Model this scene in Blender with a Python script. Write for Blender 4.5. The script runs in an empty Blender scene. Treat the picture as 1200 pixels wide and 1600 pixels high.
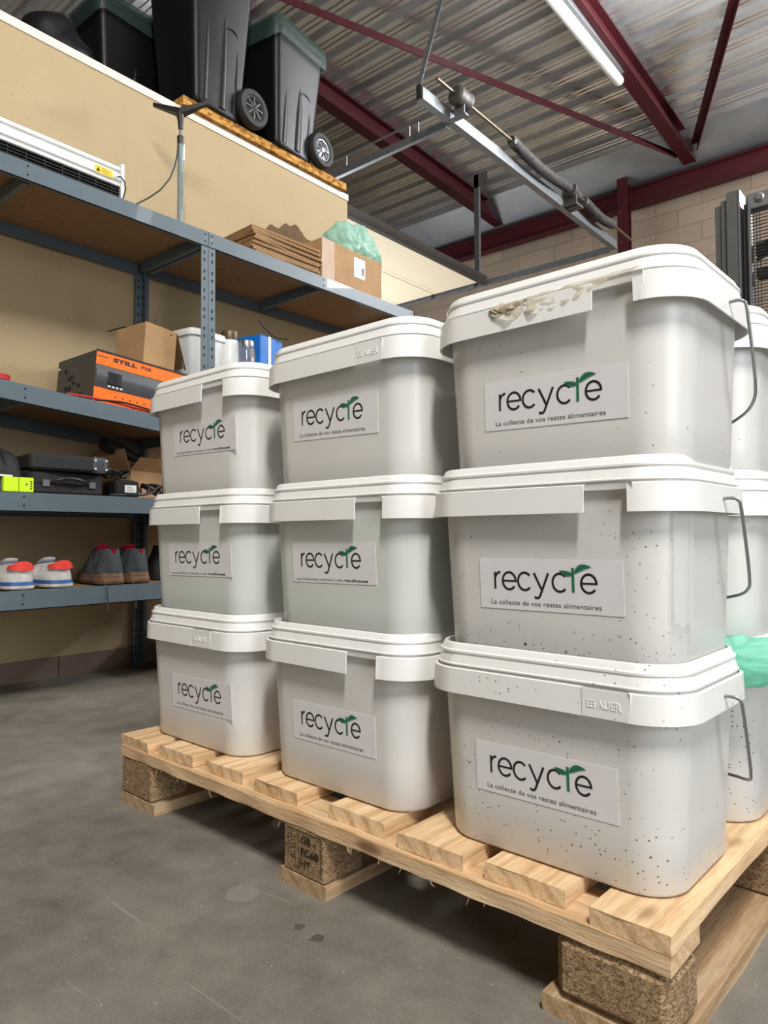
import bpy, bmesh, math, random
from mathutils import Vector, Matrix, noise
random.seed(7)
R = math.radians
sc = bpy.context.scene
col = sc.collection

# ------------------------------------------------------------------ camera, world, light, exposure
CAM_LOC = (0.2678, -0.7949, 0.5761)
cam_d = bpy.data.cameras.new('camera')
cam_d.sensor_fit = 'HORIZONTAL'; cam_d.sensor_width = 36.0; cam_d.lens = 36.0 * 1113.84 / 1200
cam_d.clip_start = 0.02; cam_d.clip_end = 100
cam = bpy.data.objects.new('camera', cam_d); col.objects.link(cam)
yaw, pitch, roll = 0.737137 - R(2.183), 0.0345212, 0.0053758
Rz = Matrix.Rotation(yaw, 3, 'Z'); Rx = Matrix.Rotation(pitch, 3, 'X'); Ry = Matrix.Rotation(roll, 3, 'Y')
M = Rz @ Rx @ Ry
cm = Matrix((M.col[0], M.col[2], -M.col[1])).transposed().to_4x4()
cm.translation = Vector(CAM_LOC)
cam.matrix_world = cm
sc.camera = cam

w = bpy.data.worlds.new('world'); sc.world = w; w.use_nodes = True
w.node_tree.nodes['Background'].inputs[0].default_value = (1.0, 0.97, 0.93, 1)
w.node_tree.nodes['Background'].inputs[1].default_value = 0.06

def area(name, loc, target, sx, sy, power, color=(1, 1, 1)):
    l = bpy.data.lights.new(name, 'AREA'); l.shape = 'RECTANGLE'; l.size = sx; l.size_y = sy
    l.energy = power; l.color = color
    o = bpy.data.objects.new(name, l); col.objects.link(o); o.location = loc
    d = Vector(target) - Vector(loc)
    o.rotation_euler = d.to_track_quat('-Z', 'Y').to_euler()
    return o
area('ceiling_light_key', (1.5, -1.65, 4.35), (-0.6, 0.4, 0.6), 0.3, 1.2, 225, (1.0, 0.955, 0.89))
area('ceiling_light_key_up', (1.5, -1.65, 4.42), (1.5, -1.65, 5.0), 0.3, 1.3, 5, (1.0, 0.98, 0.95))
area('ceiling_light_aisle', (-0.6, 1.0, 4.4), (-2.2, 1.6, 1.6), 0.25, 1.2, 10, (1.0, 0.94, 0.84))
area('added_aisle_uplight', (-0.9, 4.6, 4.0), (-1.6, 3.2, 5.0), 0.2, 1.5, 95, (0.98, 0.99, 1.0))  # added uplight without a fitting, placed to bring out the roof ribs
area('ceiling_light_hall', (2.6, 3.6, 4.3), (-2.0, 4.2, 2.5), 0.2, 3.0, 46, (1.0, 0.98, 0.95))
area('added_hall_uplight', (1.2, 6.2, 3.9), (-0.5, 4.4, 4.9), 1.5, 0.3, 260, (0.97, 0.98, 1.0))  # added lamp aimed up from the far end to brighten the deck
area('open_gate_daylight', (3.9, -1.4, 1.6), (-0.2, -0.2, 0.8), 2.0, 2.6, 120, (0.92, 0.96, 1.0))
area('door_opening_daylight', (-6.3, 4.6, 1.5), (-3.0, 4.7, 3.2), 2.7, 2.6, 170, (0.88, 0.94, 1.0))
sc.view_settings.view_transform = 'Standard'; sc.view_settings.look = 'None'
sc.view_settings.exposure = 0.0; sc.view_settings.gamma = 1.0
sc.view_settings.use_curve_mapping = False

# ------------------------------------------------------------------ materials
def s2l(c):
    return tuple((v / 12.92 if v <= 0.04045 else ((v + 0.055) / 1.055) ** 2.4) for v in c)
def rgb(r, g, b): return s2l((r / 255, g / 255, b / 255))
class NT:
    def __init__(s, m):
        s.t = m.node_tree; s.n = s.t.nodes; s.l = s.t.links
    def node(s, typ, **kw):
        n = s.n.new(typ)
        for k, v in kw.items():
            if k in n.inputs.keys() if isinstance(k, str) and not hasattr(n, k) else False: n.inputs[k].default_value = v
            else: setattr(n, k, v)
        return n
    def link(s, a, b): s.l.new(a, b)
    def coords(s, scale=(1, 1, 1), rand=False, kind='Object'):
        tc = s.n.new('ShaderNodeTexCoord'); mp = s.n.new('ShaderNodeMapping')
        mp.inputs['Scale'].default_value = scale
        if rand:
            oi = s.n.new('ShaderNodeObjectInfo'); mu = s.n.new('ShaderNodeVectorMath'); mu.operation = 'SCALE'
            cb = s.n.new('ShaderNodeCombineXYZ')
            for i in range(3): s.link(oi.outputs['Random'], cb.inputs[i])
            s.link(cb.outputs[0], mu.inputs[0]); mu.inputs['Scale'].default_value = 7.3
            ad = s.n.new('ShaderNodeVectorMath'); ad.operation = 'ADD'
            s.link(tc.outputs[kind], ad.inputs[0]); s.link(mu.outputs[0], ad.inputs[1]); s.link(ad.outputs[0], mp.inputs['Vector'])
        else: s.link(tc.outputs[kind], mp.inputs['Vector'])
        return mp.outputs[0]
    def noise(s, vec, scale, detail=4, rough=0.55, dist=0.0):
        n = s.n.new('ShaderNodeTexNoise'); n.inputs['Scale'].default_value = scale; n.inputs['Detail'].default_value = detail
        n.inputs['Roughness'].default_value = rough; n.inputs['Distortion'].default_value = dist
        s.link(vec, n.inputs['Vector']); return n.outputs['Fac']
    def ramp(s, fac, stops):
        r = s.n.new('ShaderNodeValToRGB'); e = r.color_ramp.elements
        while len(e) < len(stops): e.new(0.5)
        for el, (p, c) in zip(e, stops):
            el.position = p; el.color = (*c, 1) if len(c) == 3 else c
        s.link(fac, r.inputs[0]); return r.outputs[0]
    def mix(s, fac, a, b, mode='MIX'):
        m = s.n.new('ShaderNodeMix'); m.data_type = 'RGBA'; m.blend_type = mode
        for sock, v in ((m.inputs['Factor'], fac), (m.inputs[6], a), (m.inputs[7], b)):
            if isinstance(v, (int, float)): sock.default_value = v
            elif isinstance(v, tuple): sock.default_value = (*v, 1) if len(v) == 3 else v
            else: s.link(v, sock)
        return m.outputs[2]
    def math(s, op, a, b=0.0, clamp=False):
        m = s.n.new('ShaderNodeMath'); m.operation = op; m.use_clamp = clamp
        for i, v in enumerate((a, b)):
            if isinstance(v, (int, float)): m.inputs[i].default_value = v
            else: s.link(v, m.inputs[i])
        return m.outputs[0]
    def bump(s, h, strength=0.3, dist=0.01):
        b = s.n.new('ShaderNodeBump'); b.inputs['Strength'].default_value = strength; b.inputs['Distance'].default_value = dist
        s.link(h, b.inputs['Height']); return b.outputs[0]
def newmat(name):
    m = bpy.data.materials.new(name); m.use_nodes = True
    return m, NT(m), m.node_tree.nodes['Principled BSDF']
def plain(name, c, rough=0.5, metal=0.0, var=0.06, scale=20, bumpk=0.0, bscale=80, spec=None, coat=0, trans=0, emis=None, es=0):
    m, t, p = newmat(name)
    v = t.coords(rand=False)
    f = t.noise(v, scale, 3)
    a = tuple(x * (1 - var) for x in c); b = tuple(min(1, x * (1 + var)) for x in c)
    t.link(t.ramp(f, [(0.3, a), (0.7, b)]), p.inputs['Base Color'])
    p.inputs['Roughness'].default_value = rough; p.inputs['Metallic'].default_value = metal
    if spec is not None: p.inputs['Specular IOR Level'].default_value = spec
    if coat: p.inputs['Coat Weight'].default_value = coat
    if trans: p.inputs['Transmission Weight'].default_value = trans
    if bumpk: t.link(t.bump(t.noise(v, bscale, 5, 0.6), bumpk, 0.004), p.inputs['Normal'])
    if emis: p.inputs['Emission Color'].default_value = (*emis, 1); p.inputs['Emission Strength'].default_value = es
    return m
def plastic(name, base, specks=0.0):
    m, t, p = newmat(name)
    v = t.coords()
    big = t.noise(v, 7, 4, 0.6)
    c = t.mix(big, tuple(x * 0.965 for x in base), tuple(min(1, x * 1.02) for x in base))
    vr = t.coords(rand=True)
    smear = t.noise(t.coords((9, 9, 1.5), rand=True), 3, 5, 0.65)
    sm = t.ramp(smear, [(0.60, (0, 0, 0)), (0.72, (1, 1, 1))])
    c = t.mix(t.math('MULTIPLY', sm, 0.10), c, (0.42, 0.40, 0.36))
    if specks:
        fac = None
        for sc_, thr, keep in ((150, 0.17, 0.55), (70, 0.10, 0.50), (30, 0.05, 0.55)):
            vo = t.n.new('ShaderNodeTexVoronoi'); vo.inputs['Scale'].default_value = sc_
            t.link(vr, vo.inputs['Vector'])
            d = t.noise(vr, sc_ * 5, 2)
            dist = t.math('ADD', vo.outputs['Distance'], t.math('MULTIPLY', t.math('SUBTRACT', d, 0.5), 0.22))
            hit = t.math('LESS_THAN', dist, thr)
            sp = t.n.new('ShaderNodeSeparateColor'); t.link(vo.outputs['Color'], sp.inputs[0])
            kp = t.math('GREATER_THAN', sp.outputs[0], 1 - (1 - keep) * specks)
            msk = t.ramp(t.noise(vr, 6, 3), [(0.42, (0.0, 0.0, 0.0)), (0.58, (1, 1, 1))])
            h = t.math('MULTIPLY', t.math('MULTIPLY', hit, kp), msk)
            fac = h if fac is None else t.math('MAXIMUM', fac, h)
        c = t.mix(fac, c, (0.10, 0.085, 0.065))
    t.link(c, p.inputs['Base Color'])
    p.inputs['Roughness'].default_value = 0.33
    p.inputs['Subsurface Weight'].default_value = 0.0
    t.link(t.bump(t.noise(v, 260, 2), 0.04, 0.001), p.inputs['Normal'])
    return m
def wood(name, axis, dark=1.0, rough_sawn=0.5):
    m, t, p = newmat(name)
    sc_ = {'X': (1.2, 14, 14), 'Y': (14, 1.2, 14)}[axis]
    v = t.coords(sc_, rand=True)
    n1 = t.noise(v, 2.2, 6, 0.62, 1.1)
    v2 = t.coords(tuple(s * 1.0 for s in sc_), rand=True)
    wv = t.n.new('ShaderNodeTexWave'); wv.wave_type = 'RINGS'; wv.rings_direction = axis
    wv.inputs['Scale'].default_value = 0.9; wv.inputs['Distortion'].default_value = 5.0; wv.inputs['Detail'].default_value = 3
    wv.inputs['Detail Scale'].default_value = 1.0
    t.link(v2, wv.inputs['Vector'])
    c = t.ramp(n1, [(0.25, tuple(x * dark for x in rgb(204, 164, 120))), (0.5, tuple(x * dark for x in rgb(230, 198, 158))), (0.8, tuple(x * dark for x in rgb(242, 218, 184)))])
    ring = t.ramp(wv.outputs['Fac'], [(0.0, (0.62, 0.50, 0.36)), (0.45, (1, 1, 1))])
    c = t.mix(0.45, c, ring, 'MULTIPLY')
    kn = t.n.new('ShaderNodeTexVoronoi'); kn.inputs['Scale'].default_value = 1.0
    t.link(t.coords((7, 3.2, 9) if axis == 'Y' else (3.2, 7, 9), rand=True), kn.inputs['Vector'])
    kr = t.ramp(kn.outputs['Distance'], [(0.05, (1, 1, 1)), (0.11, (0, 0, 0))])
    c = t.mix(t.math('MULTIPLY', kr, 0.75), c, tuple(x * dark for x in rgb(120, 74, 42)))
    dirt = t.ramp(t.noise(t.coords((1, 1, 1), rand=True), 9, 6, 0.7), [(0.58, (0, 0, 0)), (0.75, (1, 1, 1))])
    c = t.mix(t.math('MULTIPLY', dirt, 0.35), c, tuple(x * dark for x in rgb(150, 120, 90)))
    fine = t.noise(t.coords(tuple(s * 9 for s in sc_), rand=True), 1.5, 4, 0.7)
    c = t.mix(0.55, c, t.ramp(fine, [(0.32, (0.66, 0.58, 0.48)), (0.55, (1, 1, 1))]), 'MULTIPLY')
    t.link(c, p.inputs['Base Color']); p.inputs['Roughness'].default_value = 0.75
    p.inputs['Specular IOR Level'].default_value = 0.25
    t.link(t.bump(fine, rough_sawn, 0.002), p.inputs['Normal'])
    return m
def chip(name, c0, c1, c2, scale=60, bumpk=0.8):
    m, t, p = newmat(name)
    v = t.coords((1, 1, 1.6), rand=True)
    vo = t.n.new('ShaderNodeTexVoronoi'); vo.inputs['Scale'].default_value = scale * 2.2
    dv = t.n.new('ShaderNodeVectorMath'); dv.operation = 'ADD'
    nn = t.n.new('ShaderNodeTexNoise'); nn.inputs['Scale'].default_value = scale * 0.6; t.link(v, nn.inputs['Vector'])
    scv = t.n.new('ShaderNodeVectorMath'); scv.operation = 'SCALE'; scv.inputs['Scale'].default_value = 0.03
    t.link(nn.outputs['Color'], scv.inputs[0]); t.link(v, dv.inputs[0]); t.link(scv.outputs[0], dv.inputs[1])
    t.link(dv.outputs[0], vo.inputs['Vector'])
    sp = t.n.new('ShaderNodeSeparateColor'); t.link(vo.outputs['Color'], sp.inputs[0])
    f = t.math('MULTIPLY', t.math('ADD', sp.outputs[0], t.noise(v, scale * 3, 4, 0.7)), 0.5)
    t.link(t.ramp(f, [(0.25, c0), (0.5, c1), (0.78, c2)]), p.inputs['Base Color'])
    p.inputs['Roughness'].default_value = 0.85; p.inputs['Specular IOR Level'].default_value = 0.2
    t.link(t.bump(f, bumpk, 0.002), p.inputs['Normal'])
    return m

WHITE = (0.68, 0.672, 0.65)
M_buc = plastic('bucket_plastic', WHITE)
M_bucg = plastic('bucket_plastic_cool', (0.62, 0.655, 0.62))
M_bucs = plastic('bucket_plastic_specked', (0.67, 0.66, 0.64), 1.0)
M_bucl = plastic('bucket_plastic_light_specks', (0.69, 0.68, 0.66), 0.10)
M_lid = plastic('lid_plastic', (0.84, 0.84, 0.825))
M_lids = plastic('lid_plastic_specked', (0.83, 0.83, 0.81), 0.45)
M_stick = plain('sticker_paper', (0.74, 0.725, 0.745), 0.45, var=0.02)
M_ink = plain('sticker_ink', (0.012, 0.012, 0.014), 0.5)
M_green = plain('sticker_green', rgb(38, 112, 82), 0.5, var=0.1)
M_greend = plain('sticker_vein', rgb(24, 78, 58), 0.5)
M_tag = plain('sticker_tagline', (0.07, 0.09, 0.09), 0.5)
M_wire = plain('wire_steel', (0.30, 0.31, 0.32), 0.35, 0.9)
M_woodY = wood('pallet_wood_boards', 'Y')
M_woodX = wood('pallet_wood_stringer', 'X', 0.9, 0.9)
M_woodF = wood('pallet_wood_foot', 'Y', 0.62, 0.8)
M_chip = chip('pressed_wood_block', rgb(96, 76, 54), rgb(142, 116, 86), rgb(190, 164, 130), 150, 0.6)
M_osb = chip('osb_board', rgb(120, 78, 30), rgb(176, 126, 60), rgb(206, 162, 92), 22, 0.3)
M_ply = plain('shelf_chipboard', rgb(146, 118, 88), 0.8, var=0.12, scale=60)
M_card = plain('cardboard', rgb(172, 136, 96), 0.8, var=0.10, scale=12)
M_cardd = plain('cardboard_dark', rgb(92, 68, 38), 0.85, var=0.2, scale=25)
M_steel = plain('shelf_steel_blue_grey', rgb(88, 103, 112), 0.42, 0.0, 0.05, coat=0.1)
M_hole = plain('punched_hole_dark', (0.006, 0.007, 0.008), 0.8)
M_red = plain('beam_red_paint', rgb(60, 13, 19), 0.5, 0.0, 0.15, 4, spec=0.35)
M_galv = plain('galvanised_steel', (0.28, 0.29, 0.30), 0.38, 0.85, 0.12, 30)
M_galvs = plain('galvanised_steel_shaded', (0.22, 0.235, 0.245), 0.45, 0.7, 0.12, 30)  # same steel, with the shade of the side faces put into the colour
M_flash = plain('flashing_sheet', (0.5, 0.52, 0.54), 0.33, 0.88, 0.12, 3)
M_galvd = plain('dull_grey_steel', (0.16, 0.17, 0.175), 0.5, 0.5, 0.12, 30)
M_black = plain('black_plastic', (0.012, 0.012, 0.013), 0.42, spec=0.5)
M_blackm = plain('black_matt', (0.014, 0.014, 0.015), 0.75)
M_bin = plain('bin_black_polyethylene', (0.004, 0.004, 0.005), 0.40, spec=0.28, bumpk=0.06)
M_tyre = plain('rubber', (0.016, 0.016, 0.017), 0.7)
M_cream = None
M_white = plain('white_enamel', (0.74, 0.76, 0.76), 0.4)
M_alu = plain('brushed_alu', (0.62, 0.65, 0.66), 0.4, 0.5)
M_orange = plain('orange_paint', rgb(255, 112, 8), 0.45, var=0.03)
M_char = plain('charcoal_paint', (0.055, 0.054, 0.05), 0.55)
M_chard = plain('front_panel_grey', (0.075, 0.08, 0.09), 0.35)
M_rcable = plain('red_cable', rgb(190, 40, 45), 0.45)
M_yellow = plain('warning_yellow', rgb(240, 200, 40), 0.5)
M_lime = plain('lime_card', rgb(205, 240, 30), 0.5, var=0.03)
M_blue = plain('blue_plastic', rgb(20, 110, 200), 0.45)
M_sol = plain('fluorescent_cover', (0.62, 0.60, 0.565), 0.4)
M_sred = plain('shoe_red', rgb(225, 60, 50), 0.55)
M_sblue = plain('shoe_blue', rgb(40, 82, 140), 0.6)
M_swht = plain('shoe_white', (0.62, 0.60, 0.57), 0.65, var=0.15, scale=50)
M_sgry = plain('shoe_slate', rgb(66, 72, 76), 0.85, var=0.35, scale=30)
M_smud = plain('shoe_brown_rubber', rgb(110, 84, 62), 0.8, var=0.35, scale=50)
M_pink = plain('shoe_pink_lining', rgb(190, 30, 72), 0.7)
def film(name, c, alpha, rough=0.3, bk=0.5):
    m, t, p = newmat(name)
    out = t.n['Material Output']
    tr = t.n.new('ShaderNodeBsdfTransparent'); tl = t.n.new('ShaderNodeBsdfTranslucent'); tl.inputs[0].default_value = (*c, 1)
    p.inputs['Base Color'].default_value = (*c, 1); p.inputs['Roughness'].default_value = rough
    m1 = t.n.new('ShaderNodeMixShader'); m1.inputs[0].default_value = 0.35
    t.link(p.outputs[0], m1.inputs[1]); t.link(tl.outputs[0], m1.inputs[2])
    m2 = t.n.new('ShaderNodeMixShader'); m2.inputs[0].default_value = alpha
    t.link(tr.outputs[0], m2.inputs[1]); t.link(m1.outputs[0], m2.inputs[2])
    t.link(m2.outputs[0], out.inputs[0])
    t.link(t.bump(t.noise(t.coords(), 40, 6, 0.7), bk, 0.005), p.inputs['Normal'])
    return m
M_film = film('green_bag_film', rgb(176, 222, 204), 0.80)
M_filmt = film('turquoise_bag_film', rgb(150, 238, 212), 0.74, bk=1.0)
M_filmb = film('bin_bag_film', rgb(66, 88, 80), 0.6)
M_filmw = film('clear_bag_film', rgb(226, 218, 200), 0.72)
M_tape = film('clear_tape', rgb(240, 240, 240), 0.22, 0.12)
M_ctape = film('carton_tape', rgb(222, 200, 168), 0.6, 0.1)

def mat_floor():
    m, t, p = newmat('concrete_floor')
    v = t.coords()
    n1 = t.noise(v, 1.6, 6, 0.6); n2 = t.noise(v, 14, 6, 0.65); n3 = t.noise(v, 220, 3, 0.6)
    f = t.math('ADD', t.math('MULTIPLY', n1, 0.5), t.math('ADD', t.math('MULTIPLY', n2, 0.3), t.math('MULTIPLY', n3, 0.2)))
    c = t.ramp(f, [(0.36, rgb(92, 86, 78)), (0.52, rgb(122, 117, 108)), (0.68, rgb(148, 143, 133))])
    vo = t.n.new('ShaderNodeTexVoronoi'); vo.inputs['Scale'].default_value = 26; t.link(v, vo.inputs['Vector'])
    c = t.mix(t.math('MULTIPLY', t.ramp(vo.outputs['Distance'], [(0.03, (1, 1, 1)), (0.07, (0, 0, 0))]), 0.5), c, rgb(178, 174, 166))
    scr = t.noise(t.coords((2, 60, 1)), 2.0, 3, 0.5, 0.8)
    c = t.mix(t.math('MULTIPLY', t.ramp(scr, [(0.66, (0, 0, 0)), (0.72, (1, 1, 1))]), 0.22), c, rgb(176, 172, 164))
    for (x, y, r, cc, k) in ((-0.52, -0.053, 0.005, rgb(60, 55, 50), 0.6), (-0.484, -0.060, 0.012, rgb(60, 55, 50), 0.7), (-0.665, -0.045, 0.026, rgb(150, 147, 140), 0.35)):
        dn = t.n.new('ShaderNodeVectorMath'); dn.operation = 'DISTANCE'; dn.inputs[1].default_value = (x, y, 0)
        tc = t.n.new('ShaderNodeTexCoord'); t.link(tc.outputs['Object'], dn.inputs[0])
        dd = t.math('ADD', dn.outputs['Value'], t.math('MULTIPLY', t.math('SUBTRACT', n2, 0.5), 0.05))
        mk = t.math('LESS_THAN', dd, r)
        c = t.mix(t.math('MULTIPLY', mk, k), c, cc)
    t.link(c, p.inputs['Base Color'])
    t.link(t.ramp(n2, [(0.3, (0.55,) * 3), (0.7, (0.75,) * 3)]), p.inputs['Roughness'])
    t.link(t.bump(f, 0.25, 0.003), p.inputs['Normal'])
    return m
def mat_chipwall():
    m, t, p = newmat('woodchip_wall_cream')
    v = t.coords()
    a = t.noise(v, 90, 3, 0.6); b = t.noise(v, 3, 4)
    c = t.mix(b, rgb(168, 149, 115), rgb(180, 161, 127))
    c = t.mix(t.math('MULTIPLY', t.ramp(a, [(0.60, (0, 0, 0)), (0.70, (1, 1, 1))]), 0.35), c, rgb(152, 128, 92))
    dirt = t.ramp(t.noise(v, 16, 3), [(0.72, (0, 0, 0)), (0.76, (1, 1, 1))])
    c = t.mix(t.math('MULTIPLY', dirt, 0.3), c, rgb(120, 95, 70))
    t.link(c, p.inputs['Base Color']); p.inputs['Roughness'].default_value = 0.85
    t.link(t.bump(a, 0.5, 0.004), p.inputs['Normal'])
    return m
def mat_blocks():
    m, t, p = newmat('concrete_block_wall')
    tc = t.n.new('ShaderNodeTexCoord'); sx = t.n.new('ShaderNodeSeparateXYZ'); cx = t.n.new('ShaderNodeCombineXYZ')
    t.link(tc.outputs['Object'], sx.inputs[0]); t.link(sx.outputs[0], cx.inputs[0]); t.link(sx.outputs[2], cx.inputs[1])
    br = t.n.new('ShaderNodeTexBrick'); br.offset = 0.5
    br.inputs['Scale'].default_value = 1; br.inputs['Brick Width'].default_value = 0.5; br.inputs['Row Height'].default_value = 0.2
    br.inputs['Mortar Size'].default_value = 0.006; br.inputs['Mortar Smooth'].default_value = 0.4
    br.inputs['Color1'].default_value = (*rgb(158, 142, 124), 1); br.inputs['Color2'].default_value = (*rgb(140, 125, 108), 1)
    br.inputs['Mortar'].default_value = (*rgb(104, 92, 80), 1)
    t.link(cx.outputs[0], br.inputs['Vector'])
    v = t.coords()
    c = t.mix(t.noise(v, 30, 6, 0.7), br.outputs['Color'], rgb(128, 112, 95), 'MIX')
    t.link(c, p.inputs['Base Color']); p.inputs['Roughness'].default_value = 0.95
    hh = t.math('SUBTRACT', t.math('MULTIPLY', t.noise(v, 90, 5, 0.7), 0.6), br.outputs['Fac'])
    t.link(t.bump(hh, 0.5, 0.01), p.inputs['Normal'])
    return m
def mat_roof():
    m, t, p = newmat('galvanised_roof_deck')
    v = t.coords((0.35, 1.5, 1))
    n = t.noise(v, 2.2, 5, 0.6)
    t.link(t.ramp(n, [(0.3, (0.62, 0.63, 0.64)), (0.7, (0.86, 0.86, 0.85))]), p.inputs['Base Color'])
    p.inputs['Metallic'].default_value = 0.82
    t.link(t.ramp(n, [(0.3, (0.20,) * 3), (0.7, (0.30,) * 3)]), p.inputs['Roughness'])
    t.link(t.bump(t.noise(t.coords((1.2, 0.9, 1)), 2.5, 2), 0.2, 0.02), p.inputs['Normal'])
    return m
M_floor = mat_floor(); M_cream = mat_chipwall(); M_block = mat_blocks(); M_roof = mat_roof()
M_cap = plain('wall_cap_white', rgb(226, 216, 204), 0.5, var=0.02)
M_base = plain('skirting_brown', rgb(124, 104, 90), 0.6, var=0.1, scale=8)
M_door = plain('door_panel_cream', rgb(238, 222, 192), 0.5, var=0.02)
M_seal = plain('door_bottom_seal', (0.035, 0.028, 0.02), 0.7)
M_lag = plain('grey_foam_lagging', (0.040, 0.036, 0.035), 0.75, var=0.4, scale=40, bumpk=0.4)
M_drum = plain('cast_drum', (0.085, 0.078, 0.07), 0.55, 0.4, 0.2)
M_brass = plain('worn_shaft', (0.14, 0.11, 0.07), 0.45, 0.6, 0.3)
M_glass = plain('jar_glass', (0.75, 0.78, 0.78), 0.1, trans=0.85)

# ------------------------------------------------------------------ mesh helpers
class MB:
    def __init__(s): s.v = []; s.f = []; s.m = []; s.mats = []
    def mi(s, mat):
        if mat not in s.mats: s.mats.append(mat)
        return s.mats.index(mat)
    def add(s, vs, fs, mat):
        o = len(s.v); k = s.mi(mat)
        s.v += [tuple(v) for v in vs]
        for f in fs: s.f.append(tuple(i + o for i in f)); s.m.append(k)
        return s
    def box(s, x0, x1, y0, y1, z0, z1, mat, c=0.0, T=None):
        if x0 > x1: x0, x1 = x1, x0
        if y0 > y1: y0, y1 = y1, y0
        if z0 > z1: z0, z1 = z1, z0
        bm = bmesh.new(); bmesh.ops.create_cube(bm, size=1)
        for v in bm.verts: v.co = Vector(((x0 + x1) / 2 + v.co.x * (x1 - x0), (y0 + y1) / 2 + v.co.y * (y1 - y0), (z0 + z1) / 2 + v.co.z * (z1 - z0)))
        if c: bmesh.ops.bevel(bm, geom=list(bm.edges), offset=c, segments=1, affect='EDGES', clamp_overlap=True)
        if T: bm.transform(T)
        bm.verts.ensure_lookup_table()
        s.add([v.co[:] for v in bm.verts], [[v.index for v in f.verts] for f in bm.faces], mat); bm.free(); return s
    def loft(s, rings, mat, cap0=True, cap1=True, closed=True):
        n = len(rings[0]); vs = [p for r in rings for p in r]; fs = []
        for i in range(len(rings) - 1):
            for j in range(n if closed else n - 1):
                k = (j + 1) % n
                fs.append((i * n + j, i * n + k, (i + 1) * n + k, (i + 1) * n + j))
        if cap0: fs.append(tuple(range(n - 1, -1, -1)))
        if cap1: fs.append(tuple((len(rings) - 1) * n + j for j in range(n)))
        return s.add(vs, fs, mat)
    def tube(s, path, r, mat, n=10, caps=True, closed=False):
        path = [Vector(p) for p in path]; rings = []; up = None
        for i, p in enumerate(path):
            a = path[i - 1] if i > 0 else (path[-1] if closed else p); b = path[i + 1] if i < len(path) - 1 else (path[0] if closed else p)
            d = (b - a).normalized()
            if up is None:
                up = Vector((0, 0, 1)) if abs(d.z) < 0.9 else Vector((1, 0, 0))
            u = (up - d * up.dot(d)).normalized(); w_ = d.cross(u); up = u
            rr_ = r[i] if isinstance(r, (list, tuple)) else r
            rings.append([tuple(p + (u * math.cos(t) + w_ * math.sin(t)) * rr_) for t in [2 * math.pi * k / n for k in range(n)]])
        if closed: rings.append(rings[0]); caps = False
        return s.loft(rings, mat, caps, caps)
    def lathe(s, prof, mat, n=28, origin=(0, 0, 0), axis='Z', capa=False, capb=False):
        rings = []
        for (r, h) in prof:
            ring = []
            for k in range(n):
                a = 2 * math.pi * k / n; x, y = r * math.cos(a), r * math.sin(a)
                p = {'Z': (x, y, h), 'X': (h, x, y), 'Y': (y, h, x)}[axis]
                ring.append((p[0] + origin[0], p[1] + origin[1], p[2] + origin[2]))
            rings.append(ring)
        return s.loft(rings, mat, capa, capb)
    def ribbon(s, pts, wd, z, mat, y=0.0):
        # flat stroke in the local XZ plane
        n = len(pts); L = []; Rr = []
        for i in range(n):
            a = Vector(pts[max(0, i - 1)]); b = Vector(pts[min(n - 1, i + 1)]); d = (b - a).normalized(); nn = Vector((-d.y, d.x)) * wd / 2
            p = Vector(pts[i]); L.append((p.x + nn.x, y, p.y + nn.y)); Rr.append((p.x - nn.x, y, p.y - nn.y))
        return s.add(L + Rr, [(n + i, n + i + 1, i + 1, i) for i in range(n - 1)], mat)
    def build(s, name, parent=None, smooth=None, loc=None, sub=0, weld=0):
        me = bpy.data.meshes.new(name); me.from_pydata(s.v, [], s.f)
        for m in s.mats: me.materials.append(m)
        me.polygons.foreach_set('material_index', s.m)
        bm = bmesh.new(); bm.from_mesh(me)
        if weld: bmesh.ops.remove_doubles(bm, verts=bm.verts, dist=weld)
        bmesh.ops.recalc_face_normals(bm, faces=bm.faces); bm.to_mesh(me); bm.free()
        if smooth is not None:
            me.polygons.foreach_set('use_smooth', [True] * len(me.polygons)); me.set_sharp_from_angle(angle=R(smooth))
        me.update()
        o = bpy.data.objects.new(name, me); col.objects.link(o)
        if parent: o.parent = parent
        if loc: o.location = loc
        if sub:
            md = o.modifiers.new('sub', 'SUBSURF'); md.levels = sub; md.render_levels = sub
        return o
def tag(o, label=None, cat=None, group=None, kind=None):
    if label: o['label'] = label
    if cat: o['category'] = cat
    if group: o['group'] = group
    if kind: o['kind'] = kind
    return o
def empty(name, loc=(0, 0, 0), rz=0, label=None, cat=None, group=None):
    o = bpy.data.objects.new(name, None); o.empty_display_size = 0.05; col.objects.link(o)
    o.location = loc; o.rotation_euler = (0, 0, rz); return tag(o, label, cat, group)
def rrect(cx, cy, L, D, r, z, n=10):
    pts = []
    for sx, sy, a0 in ((1, 1, 0), (-1, 1, 90), (-1, -1, 180), (1, -1, 270)):
        for i in range(n + 1):
            a = R(a0 + 90 * i / n); pts.append((cx + sx * (L / 2 - r) + r * math.cos(a), cy + sy * (D / 2 - r) + r * math.sin(a), z))
    return pts
def text_geo(body, size, xs=1.0, shear=0, bold=0.0, extrude=0.0, align='LEFT'):
    cu = bpy.data.curves.new('t', 'FONT'); cu.body = body; cu.size = size; cu.offset = bold; cu.extrude = extrude
    cu.align_x = align; cu.resolution_u = 3
    o = bpy.data.objects.new('t', cu); col.objects.link(o)
    dg = bpy.context.evaluated_depsgraph_get(); dg.update()
    me = bpy.data.meshes.new_from_object(o.evaluated_get(dg))
    vs = [(v.co.x * xs, v.co.y, v.co.z) for v in me.vertices]; fs = [tuple(p.vertices) for p in me.polygons]
    bpy.data.objects.remove(o); bpy.data.curves.remove(cu); bpy.data.meshes.remove(me)
    return vs, fs
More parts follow.
